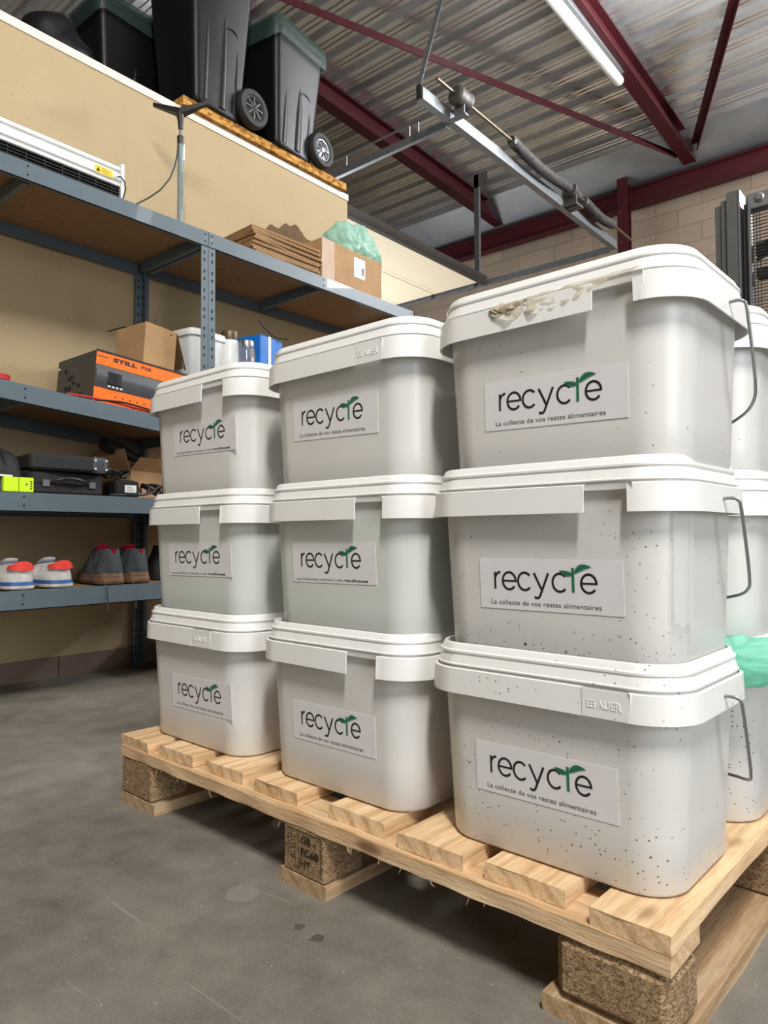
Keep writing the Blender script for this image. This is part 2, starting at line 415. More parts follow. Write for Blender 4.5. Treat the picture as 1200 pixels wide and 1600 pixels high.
def put_text(mb, body, size, fn, mat, xs=1.0, width=None, bold=0.0, extrude=0.0, align='LEFT'):
    vs, fs = text_geo(body, size, xs, 0, bold, extrude, align)
    if width and vs:
        x0 = min(v[0] for v in vs); x1 = max(v[0] for v in vs); k = width / (x1 - x0)
        vs = [((v[0] - x0) * k, v[1], v[2]) for v in vs]
    mb.add([fn(*v) for v in vs], fs, mat)

TH = R(2.183)
def PW(x, y, z):     # pallet coordinates -> room coordinates
    c, s = math.cos(-TH), math.sin(-TH); return (c * x - s * y, s * x + c * y, z)

# ------------------------------------------------------------------ room shell
XW = -2.712      # face of the cream partition
def struct(o): o['kind'] = 'structure'; return o
mb = MB(); mb.box(-10, 6, -6, 7.6, -0.12, 0, M_floor); struct(mb.build('floor'))
mb = MB()
mb.box(XW - 0.09, XW, -4.0, 2.41, 0, 2.665, M_cream)
mb.box(-6.5, XW - 0.09, 2.32, 2.41, 0, 2.665, M_cream)
struct(mb.build('wall_left'))
mb = MB(); mb.box(XW, XW + 0.012, -4.0, 2.41, 0.0, 0.082, M_base)
for y in (-0.6, 0.62, 1.9): mb.box(XW + 0.0121, XW + 0.0125, y, y + 0.003, 0, 0.082, M_hole)
struct(mb.build('baseboard_left'))
mb = MB(); mb.box(XW - 0.1, XW + 0.006, -4.0, 2.416, 2.665, 2.705, M_cap, 0.002)
mb.box(-6.5, XW - 0.1, 2.31, 2.416, 2.665, 2.705, M_cap, 0.002); struct(mb.build('trim_1'))
mb = MB(); mb.box(-6.5, XW - 0.1, -4.0, 2.31, 2.60, 2.70, M_ply); struct(mb.build('ceiling_2'))
YF = 7.2
mb = MB(); mb.box(-10, 6, YF + 0.12, YF + 0.32, 0, 5.2, M_block); struct(mb.build('wall_far'))
mb = MB(); mb.box(-10, -9.8, -6, YF + 0.1, 0, 5.4, M_block); struct(mb.build('wall_outer_left'))
def zr(y): return 4.80 + 0.035 * (7.15 - y)
# corrugated deck: ribs run across the room (x), folded profile in y
prof = []; y = -5.8; per = 0.25
while y < 7.28:
    for dy, dz in ((0, 0.075), (0.050, 0.075), (0.064, 0.0), (0.106, 0.0), (0.114, 0.010), (0.128, 0.010), (0.136, 0.0), (0.158, 0.0), (0.166, 0.010), (0.180, 0.010), (0.188, 0.0), (0.224, 0.0), (0.240, 0.075)):
        prof.append((y + dy, zr(y + dy) + dz))
    y += per
mb = MB(); X0, X1 = -9.9, 6
segs = 6
rings = [[(X0 + (X1 - X0) * k / segs, a, b) for (a, b) in prof] for k in range(segs + 1)]
mb.loft(rings, M_roof, False, False, closed=False)
rings = [[(p[0], p[1], p[2] + 0.05 + 0.02) for p in r] for r in (rings[0], rings[-1])]
mb.loft(rings, M_roof, False, False, closed=False)
rf = mb.build('ceiling'); struct(rf)
for f in rf.data.polygons: pass
mb = MB(); mb.loft([[(-9.9, 6.78, zr(6.78) - 0.004), (-9.9, 7.27, 4.53), (-9.9, 7.28, 4.56), (-9.9, 6.78, zr(6.78) + 0.002)], [(6, 6.78, zr(6.78) - 0.004), (6, 7.27, 4.53), (6, 7.28, 4.56), (6, 6.78, zr(6.78) + 0.002)]], M_flash)
struct(mb.build('trim_2'))

def ibeam(mb, a, b, h, wd, mat, tf=0.012, tw=0.009, up=(0, 0, 1)):
    a, b = Vector(a), Vector(b); d = (b - a).normalized(); u = Vector(up); u = (u - d * u.dot(d)).normalized(); s = d.cross(u)
    def bx(s0, s1, u0, u1):
        c = [(s0, u0), (s1, u0), (s1, u1), (s0, u1)]
        mb.loft([[tuple(a + s * p + u * q) for p, q in c], [tuple(b + s * p + u * q) for p, q in c]], mat)
    bx(-wd / 2, wd / 2, 0, tf); bx(-wd / 2, wd / 2, h - tf, h); bx(-tw / 2, tw / 2, tf, h - tf)
for x, lab in ((-2.06, 'dark red steel roof beam carrying the long white light fitting'), (-4.44, 'dark red steel roof beam nearest the wheelie bins')):
    mb = MB(); ibeam(mb, (x, -5, zr(-5) - 0.205), (x, 7.2, zr(7.2) - 0.205), 0.2, 0.13, M_red)
    tag(mb.build('roof_beam'), lab, 'beam', 'long red roof beams')
mb = MB(); ibeam(mb, (-9.8, 7.19, 4.31), (6, 7.19, 4.31), 0.215, 0.13, M_red)
tag(mb.build('eaves_beam'), 'dark red horizontal steel beam along the top of the concrete block wall', 'beam')
mb = MB(); ibeam(mb, (-2.78, 7.10, 0), (-2.78, 7.10, 4.68), 0.11, 0.12, M_red, up=(0, 1, 0))
for z in (3.9, 4.25): mb.lathe([(0.008, 0), (0.008, -0.008), (0.0, -0.009)], M_galv, 8, (-2.80, 7.098, z), 'Y')
o = mb.build('steel_column'); o.location = (0, -0.03, 0)
tag(o, 'dark red steel post standing against the concrete block wall', 'post')
def angle_bar(a, b, wd, ht, lab):
    mb = MB(); a, b = Vector(a), Vector(b); d = (b - a).normalized(); s = d.cross(Vector((0, 0, 1))).normalized(); u = s.cross(d)
    for (s0, s1, u0, u1) in ((-wd / 2, wd / 2, -0.004, 0.004), (-wd / 2, -wd / 2 + 0.008, -ht, -0.004)):
        c = [(s0, u0), (s1, u0), (s1, u1), (s0, u1)]
        mb.loft([[tuple(a + s * p + u * q) for p, q in c], [tuple(b + s * p + u * q) for p, q in c]], M_red)
    return tag(mb.build('roof_brace'), lab, 'brace', 'diagonal roof braces')
angle_bar((-2.17, 6.98, 4.66), (-4.36, 1.6, 4.86), 0.075, 0.06, 'dark red diagonal roof brace from above the bins to the beam with the light fitting')
angle_bar((-1.98, 7.02, 4.70), (0.6, 1.4, 4.92), 0.07, 0.055, 'dark red diagonal roof brace at the upper right above the forklift mast')

# fluorescent fitting hung on the red beam
root = empty('ceiling_light', (-2.105, 4.7, 4.60), 0, 'long white fluorescent light fitting fixed to the red roof beam', 'light')
mb = MB(); rings = []
for yy, k in ((-0.95, 0.55), (-0.93, 0.9), (-0.90, 1), (0.62, 1), (0.65, 0.9), (0.67, 0.55)):
    rings.append([(-0.015 + 0.046 * k * math.cos(t), yy, 0.03 + 0.04 * k * math.sin(t)) for t in [2 * math.pi * i / 18 for i in range(18)]])
mb.loft(rings, M_sol); mb.build('diffuser', root, 40)
mb = MB(); mb.box(-0.03, 0.055, -0.92, 0.64, 0.06, 0.10, M_galvd, 0.004); mb.build('housing', root)
for yy in (-0.5, 0.4):
    mb = MB(); mb.box(-0.02, 0.02, yy - 0.015, yy + 0.015, 0.0999, 0.16, M_galvd); mb.build('bracket', root)

# raised sectional door with its tracks
root = empty('door_1', (-3.96, 3.2, 3.43)); root['kind'] = 'structure'
for i in range(5):
    mb = MB(); x1 = -i * 0.60; x0 = x1 - 0.594
    prof2 = [(x1, 0), (x1 - 0.05, 0), (x1 - 0.055, 0.006), (x1 - 0.062, 0.006), (x1 - 0.067, 0)]
    for q in range(1, 7):
        xx = x1 - 0.067 - q * 0.075; prof2 += [(xx, 0), (xx - 0.005, 0.0012), (xx - 0.010, 0)]
    prof2 += [(x0, 0), (x0, 0.04), (x1, 0.04)]
    mb.loft([[(a, 0.02, b) for a, b in prof2], [(a, 2.76, b) for a, b in prof2]], M_door); mb.build('door_section', root)
mb = MB(); mb.box(0.001, 0.06, 0.02, 2.78, -0.045, 0.05, M_seal, 0.003); mb.build('bottom_rail', root)
for yy, lab in ((3.2, 'thin galvanised door track behind the wheelie bins'), (6.03, 'galvanised door track running under the block wall, ending above the white buckets')):
    root = empty('door_track', (-2.5, yy, 3.40), 0, lab, 'track', 'horizontal door tracks')
    mb = MB()
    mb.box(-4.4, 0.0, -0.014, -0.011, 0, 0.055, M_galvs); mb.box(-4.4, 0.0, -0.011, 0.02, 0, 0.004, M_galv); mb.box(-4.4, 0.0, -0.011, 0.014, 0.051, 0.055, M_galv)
    mb.build('rail', root)
    for i in range(4):
        mb = MB(); mb.lathe([(0.004, -0.03), (0.022, -0.03), (0.024, -0.015), (0.004, -0.012)], M_galvd, 14, (-1.62 - 0.6 * i, -0.01, 0.03), 'Y', True, True)
        mb.box(-1.66 - 0.6 * i, -1.58 - 0.6 * i, -0.045, -0.03, 0.0, 0.07, M_galvd); mb.build('roller', root, 35)
    if yy < 4:
        mb = MB(); mb.box(-2.2, -0.02, -0.012, -0.009, 0.13, 0.145, M_galvd); 
        for xx in (-0.25, -0.33, -0.95): mb.box(xx, xx + 0.01, -0.014, -0.004, 0.055, 0.145, M_galv)
        mb.build('stay', root)
mb = MB(); mb.box(-1.56, -1.50, -0.03, 0.01, 0, zr(6.0) - 0.2 - 3.43, M_galvd); mb.box(-1.56, -1.38, -0.03, -0.026, zr(6.0) - 0.35 - 3.43, zr(6.0) - 0.2 - 3.43, M_galvd)
o = mb.build('track_hanger'); o.location = (-2.5, 6.0, 3.46)
tag(o, 'grey steel strap hanging vertically between the roof and the far door track', 'hanger')

# galvanised cross beam with the spring shaft
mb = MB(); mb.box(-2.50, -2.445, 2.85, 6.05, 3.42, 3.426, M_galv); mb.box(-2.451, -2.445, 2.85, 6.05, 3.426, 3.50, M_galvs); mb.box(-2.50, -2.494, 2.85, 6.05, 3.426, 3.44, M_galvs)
o = mb.build('spring_support_beam'); tag(o, 'long galvanised steel channel hanging below the roof under the spring shaft', 'beam')
mb = MB(); mb.box(-0.02, 0.02, -0.006, 0, 0, 0.09, M_blackm); mb.loft([[(-0.02, -0.006, 0.09), (0.02, -0.006, 0.09), (0.02, 0.0, 0.09), (-0.02, 0, 0.09)], [(-0.30, 0.75, 1.46), (-0.26, 0.75, 1.46), (-0.26, 0.756, 1.46), (-0.30, 0.756, 1.46)]], M_galvd)
o = mb.build('strap_hanger'); o.location = (-2.475, 2.848, 3.43)
tag(o, 'dark bent strap holding the near end of the galvanised channel from the roof', 'hanger')
SX, SZ = -2.37, 3.545
root = empty('spring_shaft', (SX, 2.9, SZ), 0, 'door torsion shaft with grey wrapped springs and a cable drum below the roof', 'shaft')
mb = MB(); mb.tube([(0, 0.0, 0), (0, 3.35, 0)], 0.012, M_brass, 12); mb.build('shaft', root, 40)
mb = MB(); mb.lathe([(0.012, 0.20), (0.045, 0.20), (0.062, 0.215), (0.066, 0.235), (0.060, 0.25), (0.060, 0.315), (0.066, 0.33), (0.066, 0.345), (0.05, 0.35), (0.012, 0.35)], M_drum, 30, (0, 0, 0), 'Y'); mb.build('cable_drum', root, 35)
mb = MB(); mb.box(-0.09, 0.045, 0.26, 0.30, -0.13, -0.118, M_galvd); mb.box(-0.05, 0.03, 0.27, 0.28, -0.12, 0.02, M_galvd); mb.build('bearing_plate', root)
def spring(y0, y1):
    mb = MB(); pr = []
    n = 46
    for i in range(n + 1):
        yy = y0 + (y1 - y0) * i / n; rr_ = 0.040 + 0.004 * math.sin(i * 2.2) + 0.003 * noise.noise((i * .3, y0, 0))
        pr.append((rr_, yy))
    mb.lathe([(0.012, y0)] + pr + [(0.012, y1)], M_lag, 20, (0, 0, 0.0), 'Y')
    for v in range(len(mb.v)):
        x, yy, z = mb.v[v]; k = (yy - y0) / (y1 - y0); mb.v[v] = (x, yy, z - 0.03 * math.sin(k * math.pi) + 0.006 * noise.noise((x * 30, yy * 14, z * 30)))
    mb.build('torsion_spring', root, 50)
    for q in (y0, y1):
        mb = MB(); mb.lathe([(0.012, q - 0.03), (0.036, q - 0.03), (0.042, q), (0.036, q + 0.03), (0.012, q + 0.03)], M_drum, 8, (0, 0, 0), 'Y'); mb.build('spring_cone', root, 20)
spring(0.98, 1.90); spring(2.25, 2.85)
mb = MB(); mb.box(-0.10, 0.03, 2.0, 2.02, -0.12, 0.06, M_drum); mb.box(-0.10, 0.04, 1.98, 2.12, -0.12, -0.10, M_drum); mb.lathe([(0.012, 1.96), (0.05, 1.96), (0.05, 2.0), (0.035, 2.02), (0.035, 2.12), (0.012, 2.12)], M_drum, 10, (0, 0, 0), 'Y'); mb.build('centre_bracket', root, 20)

# ------------------------------------------------------------------ OSB board and wheelie bins on the partition roof
mb = MB(); mb.box(XW - 0.33, XW + 0.03, 1.20, 2.37, 2.706, 2.75, M_osb)
tag(mb.build('osb_board'), 'thick OSB board lying along the top edge of the cream partition', 'board')
def wheel(parent, x, yy, z, r=0.082, rimm=None):
    mb = MB(); mb.lathe([(r * .62, 0.0), (r * .70, 0.006), (r * .93, 0.006), (r, -0.008), (r, -0.034), (r * .93, -0.045), (r * .62, -0.04)], M_tyre, 30, (x, yy, z), 'X')
    o = mb.build('wheel', parent, 35)
    mb = MB(); mb.lathe([(0.012, 0.004), (0.014, 0.0), (r * .5, -0.01), (r * .56, -0.002), (r * .63, 0.0), (r * .63, -0.03), (0.012, -0.03)], M_galv, 24, (x, yy, z), 'X', True)
    if rimm: mb.mats = [rimm]
    for k in range(8):
        a = 2 * math.pi * k / 8; c, s_ = math.cos(a), math.sin(a)
        mb.tube([(x + 0.001, yy + 0.014 * c, z + 0.014 * s_), (x - 0.002, yy + r * .58 * c, z + r * .58 * s_)], 0.004, M_galvd, 6)
    mb.build('rim', o, 35)
def bin_(loc, rz, W, D, H, label, liner, tall=False):
    # local: x = width towards the room (front of view), y = depth (axle at +y), z up
    root = empty('wheelie_bin', loc, rz, label, 'bin', 'black wheelie bins on the partition roof')
    def ring(z, L, Dd, r, cy=0.0):
        base = rrect(0, cy, L, Dd, r, z, 6)
        out = []
        k = max(0.0, 1 - z / (H * .5))
        for (x, y_, zz) in base:
            # moulded flutes low on the sides
            if k > 0:
                for cy0 in (-0.35, 0.0, 0.35):
                    q = (y_ - cy) / Dd - cy0 * 0.9
            out.append((x, y_, zz))
        return out
    mb = MB(); rings = []
    def S(t): return W * (0.74 + 0.26 * t), D * (0.72 + 0.28 * t)
    for z in (0.0, 0.012, 0.03, H * .12, H * .25, H * .4, H * .55, H * .7, H * .85, H * .955):
        t = z / H; L, Dd = S(t); ins = 0.012 if z == 0 else 0.0
        rings.append(ring(z, L - ins, Dd - ins, 0.035))
    L, Dd = S(1)
    for z, o_ in ((H * .955, 0.022), (H * .985, 0.026), (H, 0.018), (H, -0.02), (H * .9, -0.03)):
        rings.append(rrect(0, 0, L + o_, Dd + o_, 0.04, z, 6))
    mb.loft(rings, M_bin)
    mb.build('bin_body', root, 40)
    # raised flutes on the side facing the room
    for fy, fh, fr in ((-0.09, 0.55, 0.02), (0.015, 0.62, 0.028), (0.10, 0.5, 0.018)):
        mb = MB(); n = 9; rings = []
        for i in range(n):
            q = i / (n - 1); z = 0.02 + fh * H * q; L_, D_ = S(z / H); rr_ = fr * (1 - q ** 3 * 0.98)
            rings.append([(L_ / 2 - 0.004 + rr_ * 0.45 * math.sin(a), fy * D / 0.4 + rr_ * math.cos(a), z) for a in [math.pi * j / 8 for j in range(9)]])
        mb.loft(rings, M_bin, True, True, closed=False); mb.build('moulded_rib', root, 60)
    mb = MB(); L_, D_ = S(0.5)
    arc = [(L_ / 2 + 0.002 - 0.02 * (1 - math.sin(a)), 0.06 + 0.06 * math.cos(a), H * .44 + 0.07 * math.sin(a)) for a in [math.pi * j / 10 * .9 for j in range(11)]]
    mb.tube(arc, 0.006, M_bin, 8); mb.build('moulded_rib', root, 60)
    L0, D0 = S(0.1)
    wheel(root, L0 / 2 + 0.035, D0 / 2 + 0.045, 0.100, 0.100, None if W < 0.395 else M_blackm)
    o2 = MB(); o2.tube([(-L0 / 2, D0 / 2 + 0.035, 0.086), (L0 / 2 + 0.0, D0 / 2 + 0.035, 0.086)], 0.01, M_galvd, 8); o2.build('axle', root, 40)
    wheel(root, -L0 / 2 + 0.0, D0 / 2 + 0.035, 0.086)
    mb = MB(); mb.tube([(-W * .35, D / 2 + 0.02, H * .96), (-W * .35, D / 2 + 0.07, H * .98), (W * .35, D / 2 + 0.07, H * .98), (W * .35, D / 2 + 0.02, H * .96)], 0.014, M_bin, 10); mb.build('handle', root, 50)
    if liner:
        mb = MB(); rings = []; n = 18
        for q, (dz, o_) in enumerate(((0.03, -0.05), (0.035, 0.0), (0.012, 0.035), (-0.03, 0.045), (-0.075, 0.038), (-0.10, 0.032))):
            base = rrect(0, 0, L + o_, Dd + o_, 0.05, H + dz, n); rg = []
            for i, (x, y_, zz) in enumerate(base):
                nv = noise.noise((x * 14, y_ * 14, q * 1.3 + L)); nw = noise.noise((x * 5, y_ * 5, 3.7 + W))
                drop = (0.05 * nw + 0.018 * nv) * (q / 5)
                rg.append((x * (1 + 0.018 * nv * (q > 1)), y_ * (1 + 0.018 * nv * (q > 1)), zz + drop))
            rings.append(rg)
        mb.loft(rings, M_filmb, False, False); o = mb.build('bin_liner', root, 80); o['label'] = 'pale green plastic liner folded over the rim'
    return root
bin_((XW - 0.10, 1.915, 2.751), R(6), 0.39, 0.42, 0.66, 'black wheelie bin with pale green liner, nearest the end of the partition', True)
bin_((XW - 0.10, 1.395, 2.751), R(3), 0.40, 0.42, 0.86, 'tallest black wheelie bin, middle one with its top out of the picture', False)
bin_((-3.32, 1.20, 2.706), R(0), 0.42, 0.42, 0.66, 'black wheelie bin with dark green liner, left of the tall bin', True)
mb = MB()
bm = bmesh.new(); bmesh.ops.create_icosphere(bm, subdivisions=4, radius=1)
for v in bm.verts:
    nn = noise.noise(v.co * 1.7); v.co = Vector((v.co.x * 0.16, v.co.y * 0.19, max(-0.4, v.co.z) * 0.22)) * (1 + 0.25 * nn)
mb.add([v.co[:] for v in bm.verts], [[v.index for v in f.verts] for f in bm.faces], M_bin); bm.free()
o = mb.build('refuse_sack', None, 60); o.location = (-3.02, 0.72, 2.79)
tag(o, 'rounded black sack at the far left behind the white wall cap', 'bag')

# ------------------------------------------------------------------ shelving
XF, XR = -2.18, XW + 0.025   # front face, back face
def post_mesh(z1, flip, back):
    """L-profile upright, holes on both flanges. local origin at outer corner"""
    mb = MB(); sx = 1 if back else -1; sy = -1 if flip else 1
    t = 0.002; wd = 0.034
    mb.box(0, sy * wd, 0, 0, 0, 0, M_steel) if False else None
    mb.box(0, sx * t, 0, sy * wd, 0.0, z1, M_steel); mb.box(sx * t, sx * wd, 0, sy * t, 0.0, z1, M_steel)
    z = 0.05
    xo = -sx * 0.0006
    while z < z1 - 0.03:
        for dz in (0, 0.032):
            yc = sy * wd * 0.55; zz = z + dz
            tri = [(-0.0055, 0.006), (0.0055, 0.006), (0.003, -0.001), (0.003, -0.007), (-0.003, -0.007), (-0.003, -0.001)]
            for xf in (xo, sx * t - xo):
                mb.add([(xf, yc + a, zz + b) for a, b in tri], [(0, 1, 2, 3, 4, 5)], M_hole)
            for yf in (-sy * 0.0006, sy * t + sy * 0.0006):
                mb.add([(sx * wd * 0.55 + a, yf, zz + b) for a, b in tri], [(0, 1, 2, 3, 4, 5)], M_hole)
        z += 0.08
    return mb
def rack(y0, y1, levels, label, braces, low=None):
    root = empty('shelving_rack', ((XF + XR) / 2, (y0 + y1) / 2, 0), 0, label, 'shelving', 'blue-grey steel shelving racks along the cream partition')
    ox, oy = (XF + XR) / 2, (y0 + y1) / 2
    def B(m, name, **k):
        o = m.build(name, root, **k); 
        return o
    for (yy, fl) in ((y0, False), (y1, True)):
        for xx, bk in ((XF, False), (XR, True)):
            m = post_mesh(levels[0][0] + 0.002, fl, bk); o = m.build('post', root); o.location = (xx - ox, yy - oy, 0)
    for (za, zb) in levels:      # top height at y0 / y1
        def zz(yq): return za + (zb - za) * (yq - y0) / (y1 - y0)
        for xx, sg in ((XF + 0.001, -1), (XR - 0.001, 1)):
            m = MB()
            m.loft([[(xx - ox, yq - oy, zz(yq) - 0.064), (xx + sg * 0.0025 - ox, yq - oy, zz(yq) - 0.064), (xx + sg * 0.0025 - ox, yq - oy, zz(yq) - 0.003), (xx + sg * 0.03 - ox, yq - oy, zz(yq) - 0.003), (xx + sg * 0.03 - ox, yq - oy, zz(yq)), (xx + sg * 0.0 - ox, yq - oy, zz(yq))] for yq in (y0 + 0.001, y1 - 0.001)], M_steel)
            m.loft([[(xx - ox, yq - oy, zz(yq) - 0.064), (xx + sg * 0.014 - ox, yq - oy, zz(yq) - 0.064), (xx + sg * 0.014 - ox, yq - oy, zz(yq) - 0.061), (xx - ox, yq - oy, zz(yq) - 0.061)] for yq in (y0 + 0.001, y1 - 0.001)], M_steel)
            if sg < 0:
                for yb in [y0 + 0.016, y1 - 0.016] + list(braces):
                    for dz in (-0.014, -0.028, -0.044):
                        m.lathe([(0.0036, 0.0), (0.0036, 0.0012), (0.0, 0.0016)], M_hole if dz != -0.028 else M_galv, 8, (xx - ox, yb - oy, zz(yb) + dz), 'X')
            B(m, 'beam')
        m = MB(); x0, x1 = XR + 0.004 - ox, XF - 0.004 - ox
        m.loft([[(x0, yq - oy, zz(yq) - 0.013), (x1, yq - oy, zz(yq) - 0.013), (x1, yq - oy, zz(yq) - 0.0035), (x0, yq - oy, zz(yq) - 0.0035)] for yq in (y0 + 0.004, y1 - 0.004)], M_ply)
        B(m, 'shelf_board')
        for yb in [y0 + 0.006, y1 - 0.026] + list(braces):
            m = MB(); m.box(XR + 0.035 - ox, XF - 0.035 - ox, yb - oy, yb - oy + 0.02, zz(yb) - 0.060, zz(yb) - 0.0135, M_steel); B(m, 'cross_beam')
    if low:
        m = MB(); m.box(XR + 0.002 - ox, XR + 0.006 - ox, y0 + 0.001 - oy, y1 - 0.001 - oy, low - 0.06, low, M_steel); B(m, 'beam')
        m = MB(); m.box(XF - 0.006 - ox, XF - 0.002 - ox, y0 + 0.001 - oy, y1 - 0.001 - oy, low - 0.06, low, M_steel); B(m, 'beam')
        m = MB(); m.box(XR + 0.01 - ox, XF - 0.01 - ox, y0 + 0.004 - oy, y1 - 0.004 - oy, low - 0.012, low - 0.002, M_ply); B(m, 'shelf_board')
    return root
YM = 0.985
Z2 = lambda y: 1.098 - 0.046 * (y - 0.18) / 0.58
rack(-0.52, YM, [(1.852, 1.852), (Z2(-0.52), Z2(YM)), (0.730, 0.730), (0.402, 0.402)], 'left steel shelving rack holding the charger, helmet and shoes', [0.25])
rack(YM + 0.002, 2.38, [(1.852, 1.852), (1.25, 1.25), (0.70, 0.70)], 'right steel shelving rack with cartons on its top, behind the white buckets', [1.665], 0.165)

# air curtain on the wall
root = empty('air_curtain', (-2.5, 0.78, 2.068), 0, 'long white wall heater with dark grille above the left shelving', 'heater')
mb = MB(); pf = [(-0.21, 0.08), (-0.03, 0.092), (0.0, 0.082), (0.004, 0.066), (-0.006, 0.062), (-0.006, 0.052), (0.004, 0.048), (0.004, 0.022), (-0.006, 0.018), (-0.006, 0.008), (0.0, 0.004), (-0.002, 0.0), (-0.21, 0.0)]
mb.loft([[(a, -1.7, b) for a, b in pf], [(a, -0.012, b) for a, b in pf]], M_white); mb.build('casing', root)
mb = MB(); mb.box(-0.20, -0.012, -1.69, -0.014, -0.095, -0.0005, M_blackm)
for k in range(7): 
    z = -0.004 - k * 0.013; mb.box(-0.012, 0.0, -1.69, -0.014, z - 0.0035, z, M_black)
for k in range(24): mb.box(-0.012, -0.002, -0.07 * k - 0.05, -0.07 * k - 0.047, -0.09, -0.001, M_black)
mb.build('grille', root)
mb = MB(); mb.box(-0.212, 0.008, -0.012, 0.004, -0.12, 0.098, M_white, 0.002); mb.build('end_cap', root)
mb = MB(); mb.box(0.0042, 0.005, -0.128, -0.048, 0.020, 0.050, M_yellow)
mb.add([(0.0053, -0.122, 0.026), (0.0053, -0.104, 0.026), (0.0053, -0.113, 0.044)], [(0, 1, 2)], M_ink)
for k in range(4): mb.box(0.005, 0.0053, -0.098, -0.056 - 0.01 * (k % 2), 0.026 + k * 0.0055, 0.0275 + k * 0.0055, M_tag)
mb.build('warning_label', root)
mb = MB(); mb.lathe([(0.009, 0), (0.009, 0.006), (0.005, 0.009)], M_white, 14, (0.004, -0.032, 0.033), 'X', False, True)
mb.tube([(0.008, -0.032, 0.033), (0.022, -0.022, 0.030), (0.03, -0.008, 0.01), (0.03, -0.004, -0.02), (0.02, -0.01, -0.06), (0.01, -0.03, -0.10), (0.0, -0.05, -0.16)], 0.0032, M_black, 8)
mb.build('power_cord', root, 50)

# squeegee on its pole
root = empty('squeegee', (-2.45, 1.03, 1.853), R(0), 'grey pole with black rubber squeegee head standing on the top shelf', 'squeegee')
mb = MB(); mb.tube([(0, 0, 0.0), (0, 0, 0.52)], 0.0125, plain('pole_grey_green', rgb(118, 134, 134), 0.45), 16)
mb.lathe([(0.0126, 0.11), (0.0145, 0.112), (0.0145, 0.125), (0.0126, 0.127)], M_black, 16); mb.build('pole', root, 50)
put = MB(); put_text(put, 'PROFESSIONAL', 0.018, lambda x, y_, z: (0.0128, 0.003 - y_ + 0.003, 0.19 + x), M_tag, width=0.17)
put.build('pole_lettering', root)
mb = MB(); mb.lathe([(0.0145, 0.49), (0.0155, 0.50), (0.0155, 0.525), (0.008, 0.53)], M_black, 16)
mb.tube([(0, 0, 0.525), (0, 0, 0.575)], 0.006, M_galvd, 10); mb.tube([(0, 0, 0.56), (0, 0, 0.60), (0, -0.004, 0.625)], [0.01, 0.014, 0.018], M_black, 12); mb.build('socket', root, 50)
mb = MB()
d = Vector((0.17, 0.13, 0)).normalized(); nrm = Vector((-d.y, d.x, 0))
for sg in (-1, 1):
    e = d * sg * 0.125 + Vector((0, 0, 0.660 + 0.012)); a = Vector((0, 0, 0.620))
    mb.loft([[tuple(a + nrm * q + Vector((0, 0, h))) for q, h in ((-0.02, 0), (0.02, 0), (0.02, 0.028), (-0.02, 0.028))], [tuple(e + nrm * q + Vector((0, 0, h))) for q, h in ((-0.006, -0.004), (0.006, -0.004), (0.006, 0.012), (-0.006, 0.012))]], M_black)
mb.build('squeegee_head', root)
mb = MB(); mb.box(-0.004, 0.006, 0.012, 0.020, 0.42, 0.50, M_white, 0.002); mb.build('clip', root)
mb = MB(); P = [(0, -0.012, 0.50), (0.002, -0.017, 0.44), (0.0, -0.028, 0.38), (0.0, -0.055, 0.31), (0.0, -0.10, 0.245), (0.0, -0.155, 0.19), (0.0, -0.215, 0.14), (0.02, -0.27, 0.07), (0.03, -0.30, 0.004)]
mb.tube(P, 0.0035, M_black, 8)
o = mb.build('hanging_cord', None, 60); o.location = (-2.45, 1.03, 1.853)
tag(o, 'thin black cord curving down from the squeegee pole to the top shelf', 'cord')

# ------------------------------------------------------------------ pallet
pal = empty('pallet', (0, 0, 0), -TH, 'worn wooden pallet on pressed-wood blocks standing on the concrete floor', 'pallet')
def rough_board(x0, x1, y0, y1, z0, z1, mat, along, parent, name, amp=0.0015, step=0.02, chamfer=None, extra=None):
    """board with slightly uneven sawn faces; own origin at its centre"""
    cx, cy, cz = (x0 + x1) / 2, (y0 + y1) / 2, (z0 + z1) / 2
    n = max(4, int(((y1 - y0) if along == 'Y' else (x1 - x0)) / step)); mb = MB(); rings = []
    seed = random.random() * 50
    for i in range(n + 1):
        t = i / n
        if along == 'Y':
            yy = y0 + (y1 - y0) * t
            c = [(x0, z0), ((x0 * 2 + x1) / 3, z0), ((x0 + x1 * 2) / 3, z0), (x1, z0), (x1, (z0 + z1) / 2), (x1, z1), ((x0 + 2 * x1) / 3, z1), ((2 * x0 + x1) / 3, z1), (x0, z1), (x0, (z0 + z1) / 2)]
            rg = []
            for k, (a, b) in enumerate(c):
                e = amp * noise.noise((k * 2.1, yy * 9, seed)); f_ = amp * noise.noise((k * 1.3 + 9, yy * 11, seed))
                yo = amp * 1.6 * noise.noise((a * 30, k, seed)) if i in (0, n) else 0
                rg.append((a + e - cx, yy + yo - cy, b + f_ * 0.5 - cz))
        else:
            xx = x0 + (x1 - x0) * t
            c = [(y0, z0), ((y0 + y1) / 2, z0), (y1, z0), (y1, (z0 + z1) / 2), (y1, z1), ((y0 + y1) / 2, z1), (y0, z1), (y0, (z0 + z1) / 2)]
            rg = []
            for k, (a, b) in enumerate(c):
                e = amp * noise.noise((k * 2.1, xx * 14, seed)); f_ = amp * noise.noise((k * 1.3 + 9, xx * 17, seed))
                rg.append((xx - cx, a + e - cy, b + f_ * 0.6 - cz))
        rings.append(rg)
    mb.loft(rings, mat)
    if extra: extra(mb, cx, cy, cz)
    return mb.build(name, parent, loc=(cx, cy, cz), smooth=35)
PD = 1.0
BX = [(-1.200, -1.090), (-1.062, -0.938), (-0.900, -0.784), (-0.746, -0.630), (-0.556, -0.436), (-0.400, -0.283), (-0.252, -0.134), (-0.096, -0.001)]
